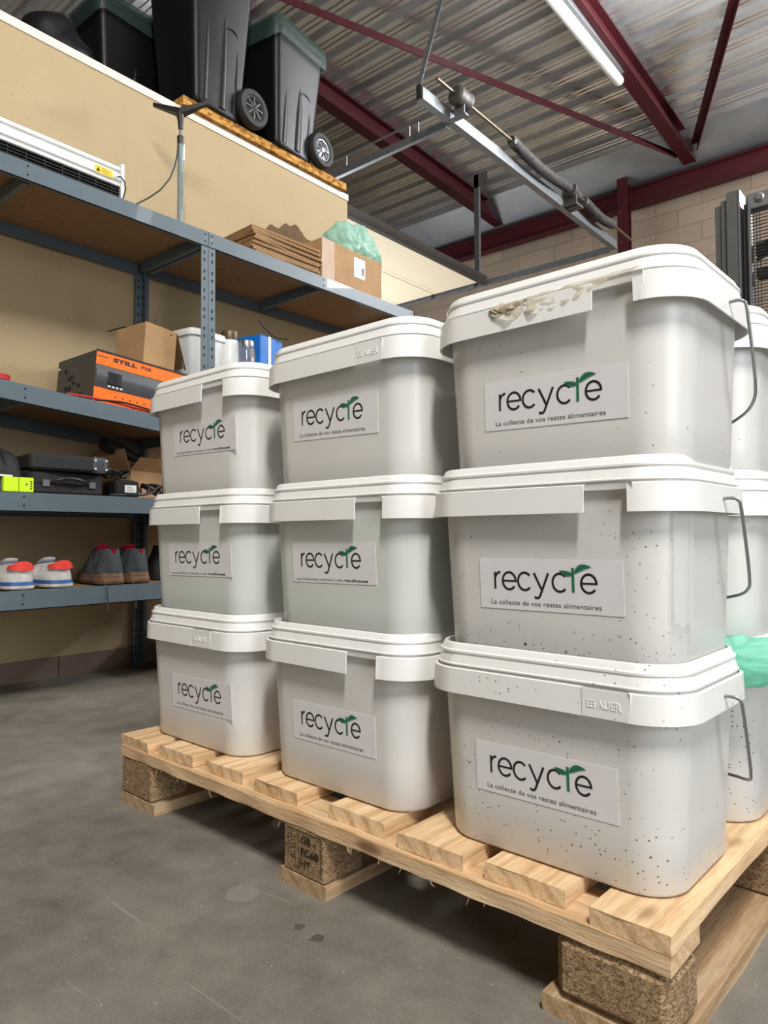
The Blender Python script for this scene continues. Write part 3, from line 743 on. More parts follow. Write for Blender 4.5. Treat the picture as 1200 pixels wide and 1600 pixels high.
BY = [0.002, 0.012, 0.018, 0.016, 0.020, 0.010, 0.016, 0.001]
for (a, b), yo in zip(BX, BY):
    rough_board(a, b, yo, PD - 0.004, 0.1225, 0.144, M_woodY, 'Y', pal, 'deck_board', 0.0022)
def splinters(mb, cx, cy, cz):
    for k in range(16):
        x = -1.1 + 1.05 * random.random(); l = 0.006 + 0.016 * random.random() ** 2; q = (random.random() - .5) * 0.02
        p = Vector((x - cx, 0.002 - cy, 0.1005 - cz)); mb.tube([tuple(p), tuple(p + Vector((q * .5, -0.002, -l * .6))), tuple(p + Vector((q, -0.001, -l)))], [0.0007, 0.0005, 0.0002], M_woodX, 4)
for y0, y1 in ((0.0, 0.09), (0.43, 0.57), (0.91, 1.0)):
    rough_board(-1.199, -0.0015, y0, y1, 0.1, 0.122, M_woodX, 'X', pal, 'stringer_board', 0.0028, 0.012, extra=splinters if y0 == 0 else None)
def stamp(mb, cx, cy, cz):
    yv = -0.0006
    def P(x, y_, z): return (-0.647 + x - cx, 0.0 + yv - cy + 0.0, 0.022 + y_ - cz)
    for txt, xx, zz, wd in (('GB -', 0.046, 0.0545, 0.034), ('FC68', 0.045, 0.035, 0.043), ('HT', 0.045, 0.0165, 0.024)):
        put_text(mb, txt, 0.017, lambda x, y_, z, xx=xx, zz=zz: P(x + xx, y_ + zz, 0), M_ink, width=wd, bold=0.0004)
    for a, b in (((0.04, 0.072), (0.094, 0.072)), ((0.094, 0.072), (0.094, 0.008)), ((0.04, 0.072), (0.04, 0.012)), ((0.01, 0.072), (0.04, 0.072)), ((0.022, 0.072), (0.022, 0.026)), ((0.022, 0.026), (0.034, 0.026)), ((0.026, 0.014), (0.04, 0.012)), ((0.005, 0.072), (0.005, 0.02))):
        mb.ribbon([(P(a[0], a[1], 0)[0], P(a[0], a[1], 0)[2]), (P(b[0], b[1], 0)[0], P(b[0], b[1], 0)[2])], 0.0014, 0, M_ink, y=yv - cy)
    for k in range(6):
        x, z = 0.010 + 0.002 * (k % 2), 0.03 + 0.006 * k
        mb.ribbon([(P(x, z, 0)[0], P(x, z, 0)[2]), (P(x + 0.007, z + 0.003, 0)[0], P(x + 0.007, z + 0.003, 0)[2])], 0.0014, 0, M_ink, y=yv - cy)
        mb.ribbon([(P(x + .016, z, 0)[0], P(x + .016, z, 0)[2]), (P(x + 0.022, z + 0.001, 0)[0], P(x + 0.022, z + 0.001, 0)[2])], 0.0014, 0, M_ink, y=yv - cy)
def block(x0, x1, y0, y1, st=None, ch=0.004):
    cx, cy, cz = (x0 + x1) / 2, (y0 + y1) / 2, 0.061
    m = MB(); m.box(x0 - cx, x1 - cx, y0 - cy, y1 - cy, -0.0385, 0.0385, M_chip, ch)
    if st: st(m, cx, cy, cz)
    return m.build('pressed_block', pal, loc=(cx, cy, cz))
for y0, y1 in ((0.001, 0.09), (0.43, 0.57), (0.91, 0.999)):
    block(-1.198, -1.075, y0, y1); block(-0.647, -0.547, y0, y1, stamp if y0 < 0.1 else None, 0.003); block(-0.143, -0.002, y0, y1, None, 0.012 if y0 < .1 else 0.004)
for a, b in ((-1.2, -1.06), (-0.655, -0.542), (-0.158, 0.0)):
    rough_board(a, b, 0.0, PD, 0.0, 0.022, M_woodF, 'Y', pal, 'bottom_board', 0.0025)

# ------------------------------------------------------------------ buckets
BL, BD, BR = 0.385, 0.28, 0.065
def arcpts(cx, cz, rx, rz, a0, a1, n=18): return [(cx + rx * math.cos(R(a0 + (a1 - a0) * i / n)), cz + rz * math.sin(R(a0 + (a1 - a0) * i / n))) for i in range(n + 1)]
def sticker_mesh(wd, ht, kind):
    mb = MB(); Y = -0.0002
    mb.box(-wd / 2, wd / 2, -0.0002, 0.0003, -ht / 2, ht / 2, M_stick)
    def X(f): return -wd / 2 + wd * f
    def Z(f): return ht / 2 - ht * f
    st = 0.0031; yi = -0.0005
    base = Z(0.605); xh = ht * 0.345; zc = base + xh / 2; rx = wd * 0.0495; rz = xh / 2
    def rib(p, w_=st, mat=M_ink, dy=0): mb.ribbon(p, w_, 0, mat, y=yi - dy)
    x = X(0.120); rib([(x, base), (x, base + xh)]); rib(arcpts(x + wd * 0.045, zc + rz * 0.1, wd * 0.045, rz * 0.9, 180, 92, 10), dy=0.0001)
    def e(xc):
        rib(arcpts(xc, zc, rx, rz, 0, 322)); rib([(xc - rx, zc), (xc + rx + st / 2, zc)], st * 0.8, dy=0.0001)
    def c(xc): rib(arcpts(xc, zc, rx, rz, 42, 318))
    e(X(0.228)); c(X(0.344))
    xa, xb, xm = X(0.412), X(0.514), X(0.463); rib([(xa, base + xh), (xm + 0.0005, base + 0.001)])
    dn = ht * 0.14
    rib([(xb, base + xh), (xm - wd * .012, base - dn * .75), (xm - wd * .022, base - dn * .98), (xm - wd * 0.038, base - dn * 1.02), (xm - wd * .05, base - dn * .85)], dy=0.0001)
    c(X(0.592)); e(X(0.784))
    xs = X(0.682)
    rib([(xs, base), (xs, Z(0.145))], st * 1.25, M_green, 0.0002)
    def leaf(x0, z0, x1, z1, w_, bend):
        a, b = Vector((x0, z0)), Vector((x1, z1)); d_ = b - a; nn = Vector((-d_.y, d_.x)).normalized()
        up = []; lo = []; mid = []
        for i in range(11):
            t = i / 10; p = a + d_ * t + nn * bend * math.sin(t * math.pi); wv = w_ * math.sin(math.pi * min(1, t ** 0.8)) ** 0.8
            up.append(p + nn * wv); lo.append(p - nn * wv); mid.append((p.x, p.y))
        vs = [(p.x, yi - 0.0003, p.y) for p in up] + [(p.x, yi - 0.0003, p.y) for p in lo]
        mb.add(vs, [(i, i + 1, 12 + i, 11 + i) for i in range(10)], M_green)
        mb.ribbon(mid[1:9], 0.0007, 0, M_greend, y=yi - 0.0004)
    leaf(xs - 0.0005, Z(0.275), X(0.590), Z(0.205), ht * 0.05, ht * 0.012)
    leaf(xs + 0.0015, Z(0.245), X(0.805), Z(0.125), ht * 0.058, ht * 0.055)
    if kind == 'A':
        put_text(mb, 'La collecte de vos restes alimentaires', 0.01, lambda a, b, c_: (X(0.085) + a, yi, Z(0.91) + b * 0.92), M_tag, width=wd * 0.775)
    else:
        put_text(mb, 'vos biodéchets collectés à vélo', 0.0085, lambda a, b, c_: (X(0.045) + a, yi, Z(0.95) + b * 0.8), M_tag, width=wd * 0.58)
        put_text(mb, '•mulhouse', 0.0085, lambda a, b, c_: (X(0.64) + a, yi, Z(0.95) + b * 0.8), M_ink, width=wd * 0.27, bold=0.0002)
    return mb
cache = {}
def cached(key, fn):
    if key not in cache: cache[key] = fn()
    me = cache[key]; return me
def link(name, me, parent):
    o = bpy.data.objects.new(name, me); col.objects.link(o); o.parent = parent; return o
def mesh_of(mb, name, smooth=35):
    o = mb.build(name, None, smooth); me = o.data; bpy.data.objects.remove(o); return me
def body_mesh(mat):
    mb = MB(); rings = []
    for z, e, r in ((0.0, 0.030, 0.050), (0.002, 0.026, 0.053), (0.006, 0.0235, 0.055), (0.07, 0.0205, 0.056), (0.14, 0.0175, 0.057), (0.21, 0.0145, 0.058), (0.245, 0.013, 0.058)):
        rings.append(rrect(0, 0, BL - 2 * e, BD - 2 * e, r, z, 12))
    mb.loft(rings, mat); return mesh_of(mb, 'bucket_body')
def lid_mesh(mat):
    mb = MB(); rings = []
    for z, e in ((0.238, 0.013), (0.238, 0.0075), (0.2455, 0.0065), (0.2465, 0.0085), (0.2475, 0.0085), (0.249, 0.0045), (0.2505, 0.0045), (0.2515, 0.0060), (0.2645, 0.0095), (0.266, 0.0078), (0.2685, 0.0078), (0.270, 0.0105), (0.2755, 0.0125), (0.278, 0.0138), (0.279, 0.0155), (0.278, 0.0172), (0.275, 0.0178), (0.266, 0.0185), (0.252, 0.0205), (0.2485, 0.024), (0.248, 0.035)):
        rings.append(rrect(0, 0, BL - 2 * e, BD - 2 * e, max(0.02, BR - e * 0.8), z, 12))
    mb.loft(rings, mat, True, True); return mesh_of(mb, 'bucket_lid', 22)
def band_path(g0, g1):
    L, D, r = BL, BD, BR; n = 12; p = [(g1, -D / 2)]
    x = g1 + 0.03
    while x < L / 2 - r - 0.01: p.append((x, -D / 2)); x += 0.03
    for cx, cy, a0 in ((L / 2 - r, -D / 2 + r, -90), (L / 2 - r, D / 2 - r, 0), (-L / 2 + r, D / 2 - r, 90), (-L / 2 + r, -D / 2 + r, 180)):
        for i in range(n + 1):
            a = R(a0 + 90 * i / n); p.append((cx + r * math.cos(a), cy + r * math.sin(a)))
    p.append((g0, -D / 2)); return p
def band_mesh(mat, g0, g1, flare):
    p = band_path(g0, g1); mb = MB(); rings = []; n = len(p)
    for i, (x, y_) in enumerate(p):
        a = Vector(p[max(0, i - 1)]); b = Vector(p[min(n - 1, i + 1)]); d_ = (b - a).normalized(); nn = Vector((d_.y, -d_.x))
        f_ = flare if i in (0, n - 1) else 0.0
        q = Vector((x, y_)) + nn * f_
        t = 0.0016
        rings.append([(q.x + nn.x * 0.0016, q.y + nn.y * 0.0016, 0.2105), (q.x, q.y, 0.2445), (q.x - nn.x * 0.0015, q.y - nn.y * 0.0015, 0.2455),
                      (q.x - nn.x * (t + .003), q.y - nn.y * (t + .003), 0.2455), (q.x - nn.x * t, q.y - nn.y * t, 0.243), (q.x - nn.x * (t - .0012), q.y - nn.y * (t - .0012), 0.2105)])
    mb.loft(rings, mat); return mesh_of(mb, 'tamper_band', 30)
def panel_mesh(mat, g0, g1):
    mb = MB(); y0 = -BD / 2 - 0.0012
    mb.box(g0 + 0.001, g1 - 0.001, y0, y0 + 0.0016, 0.2105, 0.2452, mat, 0.0003)
    cx = (g0 + g1) / 2; zz = 0.2265; s_ = 0.011
    put_text(mb, 'AUER', 0.0135, lambda a, b, c_: (cx - 0.0105 + a, y0 - 0.0002 - c_, zz - 0.004 + b), mat, width=0.031, bold=0.0002, extrude=0.0005)
    for k in range(3):
        q = k * 0.0038
        mb.box(cx - 0.0235, cx - 0.0135, y0 - 0.0006, y0, zz - 0.004 + q + 0.0, zz - 0.003 + q, mat); mb.box(cx - 0.0235 + q * 1.25, cx - 0.0225 + q * 1.25, y0 - 0.0006, y0, zz - 0.004, zz + 0.0046, mat)
    return mesh_of(mb, 'band_panel')
def handle_mesh(k=1.0):
    mb = MB(); hx = BL / 2
    half = [(hx - 0.001, 0.0, 0.228), (hx + 0.010, 0.0, 0.2285), (hx + 0.017, 0.001, 0.2265), (hx + 0.020, 0.004, 0.219), (hx + 0.021, 0.016, 0.18), (hx + 0.021, 0.028, 0.142), (hx + 0.020, 0.034, 0.128), (hx + 0.014, 0.054, 0.114), (hx + 0.000, 0.082, 0.104), (hx - 0.020, 0.109, 0.097), (hx - 0.050, BD / 2 - 0.006, 0.090), (hx - 0.09, BD / 2 - 0.008, 0.086)]
    half = [(hx + (x - hx) * (k if x > hx else 1), y_, z) for x, y_, z in half]
    path = half + [(-(hx + (x - hx) * (0.35 if x > hx else 1)), y_, z) for x, y_, z in reversed(half)]
    sm = []
    P_ = [Vector(p) for p in path]
    for i in range(len(P_) - 1):
        p0, p1, p2, p3 = P_[max(0, i - 1)], P_[i], P_[i + 1], P_[min(len(P_) - 1, i + 2)]
        for k_ in range(5):
            t = k_ / 5; sm.append(tuple(0.5 * ((2 * p1) + (p2 - p0) * t + (2 * p0 - 5 * p1 + 4 * p2 - p3) * t * t + (3 * p1 - p0 - 3 * p2 + p3) * t ** 3)))
    sm.append(path[-1])
    mb.tube(sm, 0.0021, M_wire, 10); return mesh_of(mb, 'wire_handle', 60)
def bucket(px, py, k, rz, kind, wrect, gap, style, bmat, lmat, label, group='stacked white food waste buckets', dz=0):
    x, y_, z = PW(px, py, 0.1448 + 0.249 * k + dz)
    root = empty('bucket', (x, y_, z), -TH + R(rz), label, 'bucket', group)
    link('bucket_body', cached(('body', bmat.name), lambda: body_mesh(bmat)), root)
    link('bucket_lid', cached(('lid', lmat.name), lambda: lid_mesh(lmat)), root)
    g0, g1 = gap
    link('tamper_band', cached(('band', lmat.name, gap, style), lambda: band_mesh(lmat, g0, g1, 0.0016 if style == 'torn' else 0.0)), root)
    if style == 'panel': link('band_panel', cached(('panel', lmat.name, gap), lambda: panel_mesh(lmat, g0, g1)), root)
    hk = 1.0 if px > -0.3 else 0.35
    link('wire_handle', cached(('handle', hk), lambda: handle_mesh(hk)), root)
    if wrect:
        sx, sz, sw, sh, tilt = wrect
        o = link('sticker', cached(('st', kind, sw, sh), lambda: mesh_of(sticker_mesh(sw, sh, kind), 'sticker')), root)
        e = 0.0235 - (0.0235 - 0.0145) * sz / 0.21
        o.location = (sx, -(BD / 2 - e) - 0.0006, sz); o.rotation_euler = (math.atan(0.043), R(tilt), 0)
        o['label'] = 'white paper sticker reading recycle with a green sprout'
    return root
F0 = 0.034 + BD / 2
cx1, cx2, cx3 = (-1.010, -1.004, -1.001), (-0.5849, -0.5756, -0.5757), (-0.1876, -0.1839, -0.1717)
S2 = (0.030, 0.096)
B = []
B.append(bucket(cx1[0], F0 + .002, 0, 0, 'A', (0.035, 0.107, 0.214, 0.070, -0.6), (0.030, 0.098), 'panel', M_buc, M_lid, 'white bucket at the bottom of the left stack, on the pallet end'))
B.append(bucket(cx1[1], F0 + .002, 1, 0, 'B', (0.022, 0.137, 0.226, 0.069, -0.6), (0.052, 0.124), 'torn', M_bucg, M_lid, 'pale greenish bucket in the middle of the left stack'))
B.append(bucket(cx1[2], F0 + .002, 2, 0, 'B', (0.035, 0.143, 0.224, 0.069, 1.0), (0.055, 0.128), 'torn', M_buc, M_lid, 'white bucket on top of the left stack, beside the orange charger'))
B.append(bucket(cx2[0], F0, 0, 0, 'A', (0.003, 0.111, 0.199, 0.067, -0.3), (0.057, 0.123), 'torn', M_buc, M_lid, 'white bucket at the bottom of the middle stack'))
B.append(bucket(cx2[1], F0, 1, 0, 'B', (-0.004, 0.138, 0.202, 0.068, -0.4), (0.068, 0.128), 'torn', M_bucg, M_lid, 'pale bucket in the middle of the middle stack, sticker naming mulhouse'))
B.append(bucket(cx2[2], F0, 2, 0, 'A', (0.0, 0.137, 0.207, 0.069, 1.3), (0.070, 0.130), 'panel', M_buc, M_lid, 'white bucket on top of the middle stack with unbroken lid band'))
B.append(bucket(cx3[0], F0, 0, 0, 'A', (0.003, 0.113, 0.207, 0.068, -0.4), (0.069, 0.132), 'panel', M_bucs, M_lids, 'dirt-specked white bucket at the bottom of the front right stack'))
B.append(bucket(cx3[1], F0, 1, 0, 'A', (0.010, 0.117, 0.209, 0.068, -0.2), (0.073, 0.135), 'torn', M_bucs, M_lid, 'specked bucket in the middle of the front right stack, tape by its handle'))
B.append(bucket(cx3[2], F0, 2, 0, 'A', (0.008, 0.112, 0.208, 0.067, 1.0), (0.076, 0.140), 'torn', M_bucl, M_lid, 'large white bucket on top of the front right stack with torn film under its lid'))
for k, lab in enumerate(('white bucket at the bottom of the rear right stack, below the turquoise bag', 'white bucket in the middle of the rear right stack above the turquoise bag', 'white bucket on top of the rear right stack below the forklift mast')):
    B.append(bucket(-0.185 + 0.004 * k, 0.334 + BD / 2, k, 0, 'A', None, S2, 'panel', M_bucl if k else M_bucs, M_lid, lab, 'rear buckets on the pallet', dz=0))
# clear tape on the middle right bucket
def corner_strip(root, a0, a1, z0, z1, off, mat, name, zslope=0):
    mb = MB(); L, D, r = BL - 0.030, BD - 0.030, 0.057; n = 6; rings = []
    for i in range(n + 1):
        a = R(a0 + (a1 - a0) * i / n); x = L / 2 - r + (r + off) * math.cos(a); y_ = -D / 2 + r + (r + off) * math.sin(a)
        rings.append([(x, y_, z0 + 0.003 * math.sin(i * 2.1)), (x * 1.015, y_ * 1.015, z1), (x * 1.015 - .0004, y_ * 1.015 + .0004, z1), (x - .0004, y_ + .0004, z0 + 0.003 * math.sin(i * 2.1))])
    mb.loft(rings, mat); return mb.build(name, root, 60)
corner_strip(B[7], -38, -4, 0.075, 0.208, 0.0022, M_tape, 'clear_tape')
# torn film under the top lid
def crumple(name, path, wfn, mat, nw=8, amp=0.004, seed=1.0, loc=None):
    mb = MB(); rings = []
    for i, p in enumerate(path):
        t = i / (len(path) - 1); wd = wfn(t); rg = []
        for j in range(nw + 1):
            s_ = j / nw; q = Vector((i * 0.3, j * 0.55, seed)); amp_ = amp * (1.25 - t)
            rg.append((p[0] + amp_ * 0.6 * noise.noise(q * 1.1), p[1] - 0.002 - abs(amp_ * 1.8 * noise.noise(q + Vector((5, 0, 0)))) * (0.4 + s_), p[2] - wd * s_ + amp_ * noise.noise(q * 1.3 + Vector((0, 9, 0)))))
        rings.append(rg)
    mb.loft(rings, mat, False, False, closed=False)
    o = mb.build(name, None, 70)
    if loc: o.location = loc
    return o
x, y_, z = PW(cx3[2], F0, 0.1448 + 0.249 * 2)
path = [(-0.070 + 0.205 * i / 40, -BD / 2 + 0.002, 0.2475 + 0.004 * (i / 40)) for i in range(41)]
o = crumple('torn_film', path, lambda t: 0.002 + 0.024 * math.sin(min(1, 0.12 + t * 0.88) ** 0.7 * math.pi) ** 1.3, M_filmw, 8, 0.0045, 2.0)
o.location = (x, y_, z); o.rotation_euler = (0, 0, -TH)
tag(o, 'crumpled clear torn film hanging from the lid of the top right bucket', 'film')
path = [(-0.074 + 0.06 * i / 16, -BD / 2 + 0.0015, 0.2435 + 0.003 * (i / 16)) for i in range(17)]
o = crumple('torn_film', path, lambda t: 0.002 + 0.009 * math.sin(t * math.pi), plain('dirty_film', rgb(150, 138, 105), 0.6, var=0.4, scale=90), 5, 0.0035, 7.0)
o.location = (x, y_ , z); o.rotation_euler = (0, 0, -TH)
tag(o, 'dirty brown end of torn film caught under the top right lid', 'film')
# turquoise bag drooping over the rear bottom lid
bm = bmesh.new(); bmesh.ops.create_uvsphere(bm, u_segments=48, v_segments=28, radius=1)
for v in bm.verts:
    p_ = v.co.copy(); nn = noise.noise(p_ * 2.3 + Vector((3, 1, 0))) + 0.7 * noise.noise(p_ * 5) + 0.4 * noise.noise(p_ * 11)
    v.co = Vector((p_.x * 0.085, p_.y * 0.035, p_.z * 0.034)) * (1 + 0.22 * nn)
    v.co.z += -0.018 * (p_.x) + 0.02 * p_.x * p_.x
mb = MB(); mb.add([v.co[:] for v in bm.verts], [[v.index for v in f.verts] for f in bm.faces], M_filmt); bm.free()
o = mb.build('plastic_bag', None, 70); bx, by, bz = PW(0.005, 0.318, 0.398); o.location = (bx, by, bz); o.rotation_euler = (0, R(-14), R(28))
tag(o, 'crumpled turquoise plastic bag squeezed between the right-hand buckets', 'bag')

# ------------------------------------------------------------------ things on the left shelves
def zl2(y): return Z2(y)
# charger
cy0 = 0.500; root = empty('battery_charger', (-2.205, cy0, zl2(0.60) + 0.002), 0, 'orange and dark grey industrial battery charger on the upper left shelf', 'charger')
CW, CD, CH = 0.42, 0.30, 0.205; tl = math.atan(-0.046 / 0.58); root.rotation_euler = (tl, 0, 0)
mb = MB(); mb.box(-CD, -0.002, 0, CW, 0.004, CH, M_char, 0.003)
for sx in (-CD + .02, -0.04):
    for yy in (0.02, CW - .04): mb.box(sx, sx + .02, yy, yy + .02, 0, 0.004, M_black)
mb.build('case', root)
mb = MB(); mb.box(-0.002, 0.0, 0.0, CW, 0.004, 0.066, M_orange)
for k in range(12): mb.lathe([(0.0032, 0), (0.0032, 0.0006), (0, 0.0008)], M_hole, 8, (0, 0.085 + k * 0.03, 0.042), 'X')
for k in range(6): mb.lathe([(0.0032, 0), (0.0032, 0.0006), (0, 0.0008)], M_hole, 8, (0, 0.16 + k * 0.03, 0.016), 'X')
mb.build('lower_panel', root)['label'] = 'orange lower front panel with small holes'
mb = MB(); rings = [[(-0.002 + 0.012 * math.sin(math.pi * t), yy, 0.066 + 0.085 * t) for t in [i / 12 for i in range(13)]] + [(-0.004, yy, 0.151), (-0.004, yy, 0.066)] for yy in (0.0, CW)]
mb.loft(rings, M_chard); mb.build('control_panel', root, 30)
mb = MB(); mb.box(0.004, 0.0115, 0.045, 0.100, 0.084, 0.130, M_black, 0.002); mb.box(0.0115, 0.0118, 0.05, 0.085, 0.09, 0.125, M_hole); mb.build('display', root)
mb = MB()
for k in range(4): mb.box(0.008, 0.0105, 0.048 + k * 0.016, 0.057 + k * 0.016, 0.072, 0.078, M_white)
mb.build('button_row', root)
mb = MB(); mb.box(-0.002, 0.0, 0.0, CW, 0.151, CH, M_orange); mb.box(-0.002, 0.002, -0.001, CW + .001, CH - 0.006, CH + 0.001, M_black)
put_text(mb, 'STILL', 0.02, lambda a, b, c_: (0.0006, 0.065 + a, 0.174 + b), M_ink, width=0.10, bold=0.0012)
put_text(mb, 'PXE', 0.016, lambda a, b, c_: (0.0006, 0.182 + a, 0.176 + b), M_ink, width=0.042, bold=0.0006)
mb.box(0.0, 0.0006, 0.002, 0.045, 0.181, 0.184, M_ink)
mb.build('upper_panel', root)['label'] = 'orange upper front panel with black lettering'
mb = MB()
for (a, b, r_) in ((-0.23, 0.155, .008), (-0.20, 0.12, .007), (-0.175, 0.125, .008), (-0.16, 0.10, .007), (-0.22, 0.085, .010), (-0.19, 0.082, .008), (-0.12, 0.085, .008), (-0.24, 0.03, .014), (-0.19, 0.035, .014), (-0.14, 0.04, .014), (-0.10, 0.045, .012)):
    mb = MB(); mb.lathe([(r_, 0.0), (r_, -0.004), (r_ * .6, -0.005), (r_ * .5, -0.002)], M_black, 12, (a, 0.0, b), 'Y', False, True); mb.build('cable_gland', root, 40)
for (a, b) in ((-0.285, 0.17), (-0.15, 0.013), (-0.09, 0.010)):
    mb = MB(); mb.lathe([(0.005, 0), (0.005, -0.003), (0, -0.004)], M_white, 10, (a, 0, b), 'Y'); mb.build('screw', root, 40)
def cable(name, pts, r, mat, label, cat='cable', loc=(0, 0, 0), group=None):
    sm = []; P_ = [Vector(p) for p in pts]
    for i in range(len(P_) - 1):
        p0, p1, p2, p3 = P_[max(0, i - 1)], P_[i], P_[i + 1], P_[min(len(P_) - 1, i + 2)]
        for s_ in range(6):
            t = s_ / 6; sm.append(tuple(0.5 * ((2 * p1) + (p2 - p0) * t + (2 * p0 - 5 * p1 + 4 * p2 - p3) * t * t + (3 * p1 - p0 - 3 * p2 + p3) * t ** 3)))
    sm.append(tuple(P_[-1])); mb = MB(); mb.tube(sm, r, mat, 8); o = mb.build(name, None, 60); o.location = loc
    return tag(o, label, cat, group)
ch = lambda y, d=0.0: zl2(y) + 0.006 + d
cable('cable', [(-2.193, 0.40, ch(.40)), (-2.19, 0.47, ch(.47, .004)), (-2.188, 0.56, ch(.56, .006)), (-2.187, 0.66, ch(.66, .003)), (-2.188, 0.78, ch(.78)), (-2.2, 0.9, ch(.9))], 0.0042, M_rcable, 'red cable running along the shelf edge in front of the charger')
cable('cable', [(-2.190, 0.50, ch(.50)), (-2.182, 0.60, ch(.60, .012)), (-2.179, 0.68, ch(.68, .010)), (-2.181, 0.78, ch(.78, .004)), (-2.2, 0.88, ch(.88))], 0.0038, M_black, 'black cable lying beside the red one in front of the charger')
pts = [(-2.24 + 0.05 * math.cos(a), 0.12 + 0.10 * math.sin(a), ch(.15, 0.001 * a)) for a in [i * 0.55 for i in range(30)]]
cable('cable', pts, 0.0045, M_rcable, 'coiled red cable at the left end of the upper left shelf')
# carton on the charger with cables
root = empty('carton', (-2.42, 0.83, zl2(.83) + 0.002 + 0.2005), R(8), 'plain brown carton standing on the charger against the wall', 'box')
root.rotation_euler = (tl, 0, R(4))
mb = MB(); mb.box(-0.10, 0.10, -0.075, 0.075, 0.0, 0.17, M_card, 0.0015); mb.build('carton_body', root)
root.location = (-2.36, 0.80, zl2(.80) + 0.212)
mb = MB(); mb.loft([[(0.09, 0.077, 0.168), (0.10, 0.076, 0.168), (0.10, 0.078, 0.165)], [(0.085, 0.135, 0.03), (0.095, 0.134, 0.03), (0.095, 0.136, 0.027)]], M_cardd)
mb.loft([[(-0.09, 0.0765, 0.165), (0.098, 0.0765, 0.165), (0.098, 0.079, 0.165), (-0.09, 0.079, 0.165)], [(-0.09, 0.118, 0.03), (0.098, 0.118, 0.03), (0.098, 0.12, 0.03), (-0.09, 0.12, 0.03)]], M_cardd); mb.build('side_flap', root)
zc_ = zl2(.80) + 0.212 + 0.176
cable('cable', [(-2.50, 0.72, zc_ + .0), (-2.44, 0.76, zc_ + .014), (-2.40, 0.80, zc_ + 0.010), (-2.35, 0.85, zc_ + .002), (-2.30, 0.87, zc_ - .006), (-2.262, 0.865, zc_ - 0.03)], 0.003, M_black, 'black cable lying over the carton on the charger')
cable('cable', [(-2.46, 0.80, zc_ + .004), (-2.45, 0.86, zc_ + .02), (-2.45, 0.90, zc_ + .05), (-2.45, 0.915, zc_ + 0.09)], 0.0018, M_black, 'thin black wire sticking up from the carton on the charger')
# right rack, second level
zs = 1.2515
def tub(loc, rz, label):
    root = empty('storage_tub', loc, rz, label, 'tub')
    mb = MB(); mb.loft([rrect(0, 0, .15, .17, .03, 0, 6), rrect(0, 0, .155, .175, .03, .006, 6), rrect(0, 0, .185, .21, .035, .19, 6)], M_white); mb.build('tub_body', root, 40)
    mb = MB(); mb.loft([rrect(0, 0, .188, .213, .035, .185, 6), rrect(0, 0, .20, .225, .04, .187, 6), rrect(0, 0, .20, .225, .04, .203, 6), rrect(0, 0, .192, .217, .04, .206, 6), rrect(0, 0, .192, .217, .04, .214, 6), rrect(0, 0, .18, .205, .035, .218, 6)], M_white); mb.build('tub_lid', root, 30)
tub((-2.37, 1.065, zs), R(6), 'small white lidded tub behind the rack post, right of the plain carton')
def jar(loc, r, h, lidm, bodym, label):
    root = empty('jar', loc, 0, label, 'jar', 'jars on the right rack')
    mb = MB(); mb.lathe([(0.001, 0), (r * .95, 0), (r, 0.006), (r, h * .78), (r * .85, h * .84), (r * .8, h * .86)], bodym, 24); mb.build('jar_body', root, 40)
    mb = MB(); mb.lathe([(r * .82, h * .84), (r * .9, h * .84), (r * .92, h * .86), (r * .92, h * .98), (r * .86, h), (0.001, h)], lidm, 24); mb.build('jar_lid', root, 40)
jar((-2.30, 1.19, zs), 0.042, 0.245, M_brass, M_white, 'white jar with brass-coloured lid beside the white tub')
jar((-2.25, 1.245, zs), 0.038, 0.205, M_galv, M_glass, 'glass jar with silver lid in front of the blue box')
root = empty('blue_box', (-2.34, 1.40, zs), R(12), 'bright blue plastic box behind the middle stack of buckets', 'box')
mb = MB(); mb.box(-0.07, 0.07, -0.085, 0.085, 0.0, 0.262, M_blue, 0.006); mb.build('box_body', root)
mb = MB(); mb.box(0.0702, 0.071, -0.03, -0.01, 0.0, 0.262, M_white); mb.build('pale_strap', root)
cable('cable', [(-2.30, 1.36, 1.59), (-2.30, 1.40, 1.56), (-2.28, 1.44, 1.525), (-2.25, 1.50, 1.52)], 0.0035, M_black, 'black cable rising above the blue box')

# middle shelf
z3 = 0.732
def dome(mb, rx, ry, rz_, mat, n=28, m=12, z0=0.0, cut=-0.15):
    rings = []
    for i in range(m + 1):
        t = cut + (math.pi / 2 - cut) * i / m; rr_ = max(0.002, math.cos(t))
        rings.append([(rx * rr_ * math.cos(a), ry * rr_ * math.sin(a), z0 + rz_ * math.sin(t)) for a in [2 * math.pi * k / n for k in range(n)]])
    mb.loft(rings, mat)
root = empty('helmet', (-2.34, 0.205, z3 + 0.002), R(0), 'matt black vented helmet at the left end of the middle shelf', 'helmet')
mb = MB(); dome(mb, 0.135, 0.088, 0.105, M_blackm, z0=0.055, cut=-0.35); mb.build('shell', root, 50)
for a in (-70, -35, 0, 35, 70):
    f_ = R(a); pts = [(0.133 * math.cos(t) * math.cos(f_), 0.086 * math.cos(t) * math.sin(f_), 0.055 + 0.103 * math.sin(t)) for t in [0.25 + 0.09 * i for i in range(9)]]
    mb = MB(); mb.tube(pts, [0.003 + 0.006 * math.sin(math.pi * i / 8) for i in range(9)], M_hole, 8); mb.build('vent', root, 60)
mb = MB(); mb.loft([[(0.138 * math.cos(a), 0.092 * math.sin(a), z) for a in [2 * math.pi * k / 28 for k in range(28)]] for z in (0.0, 0.012, 0.030)] , M_black); mb.build('rim', root, 40)
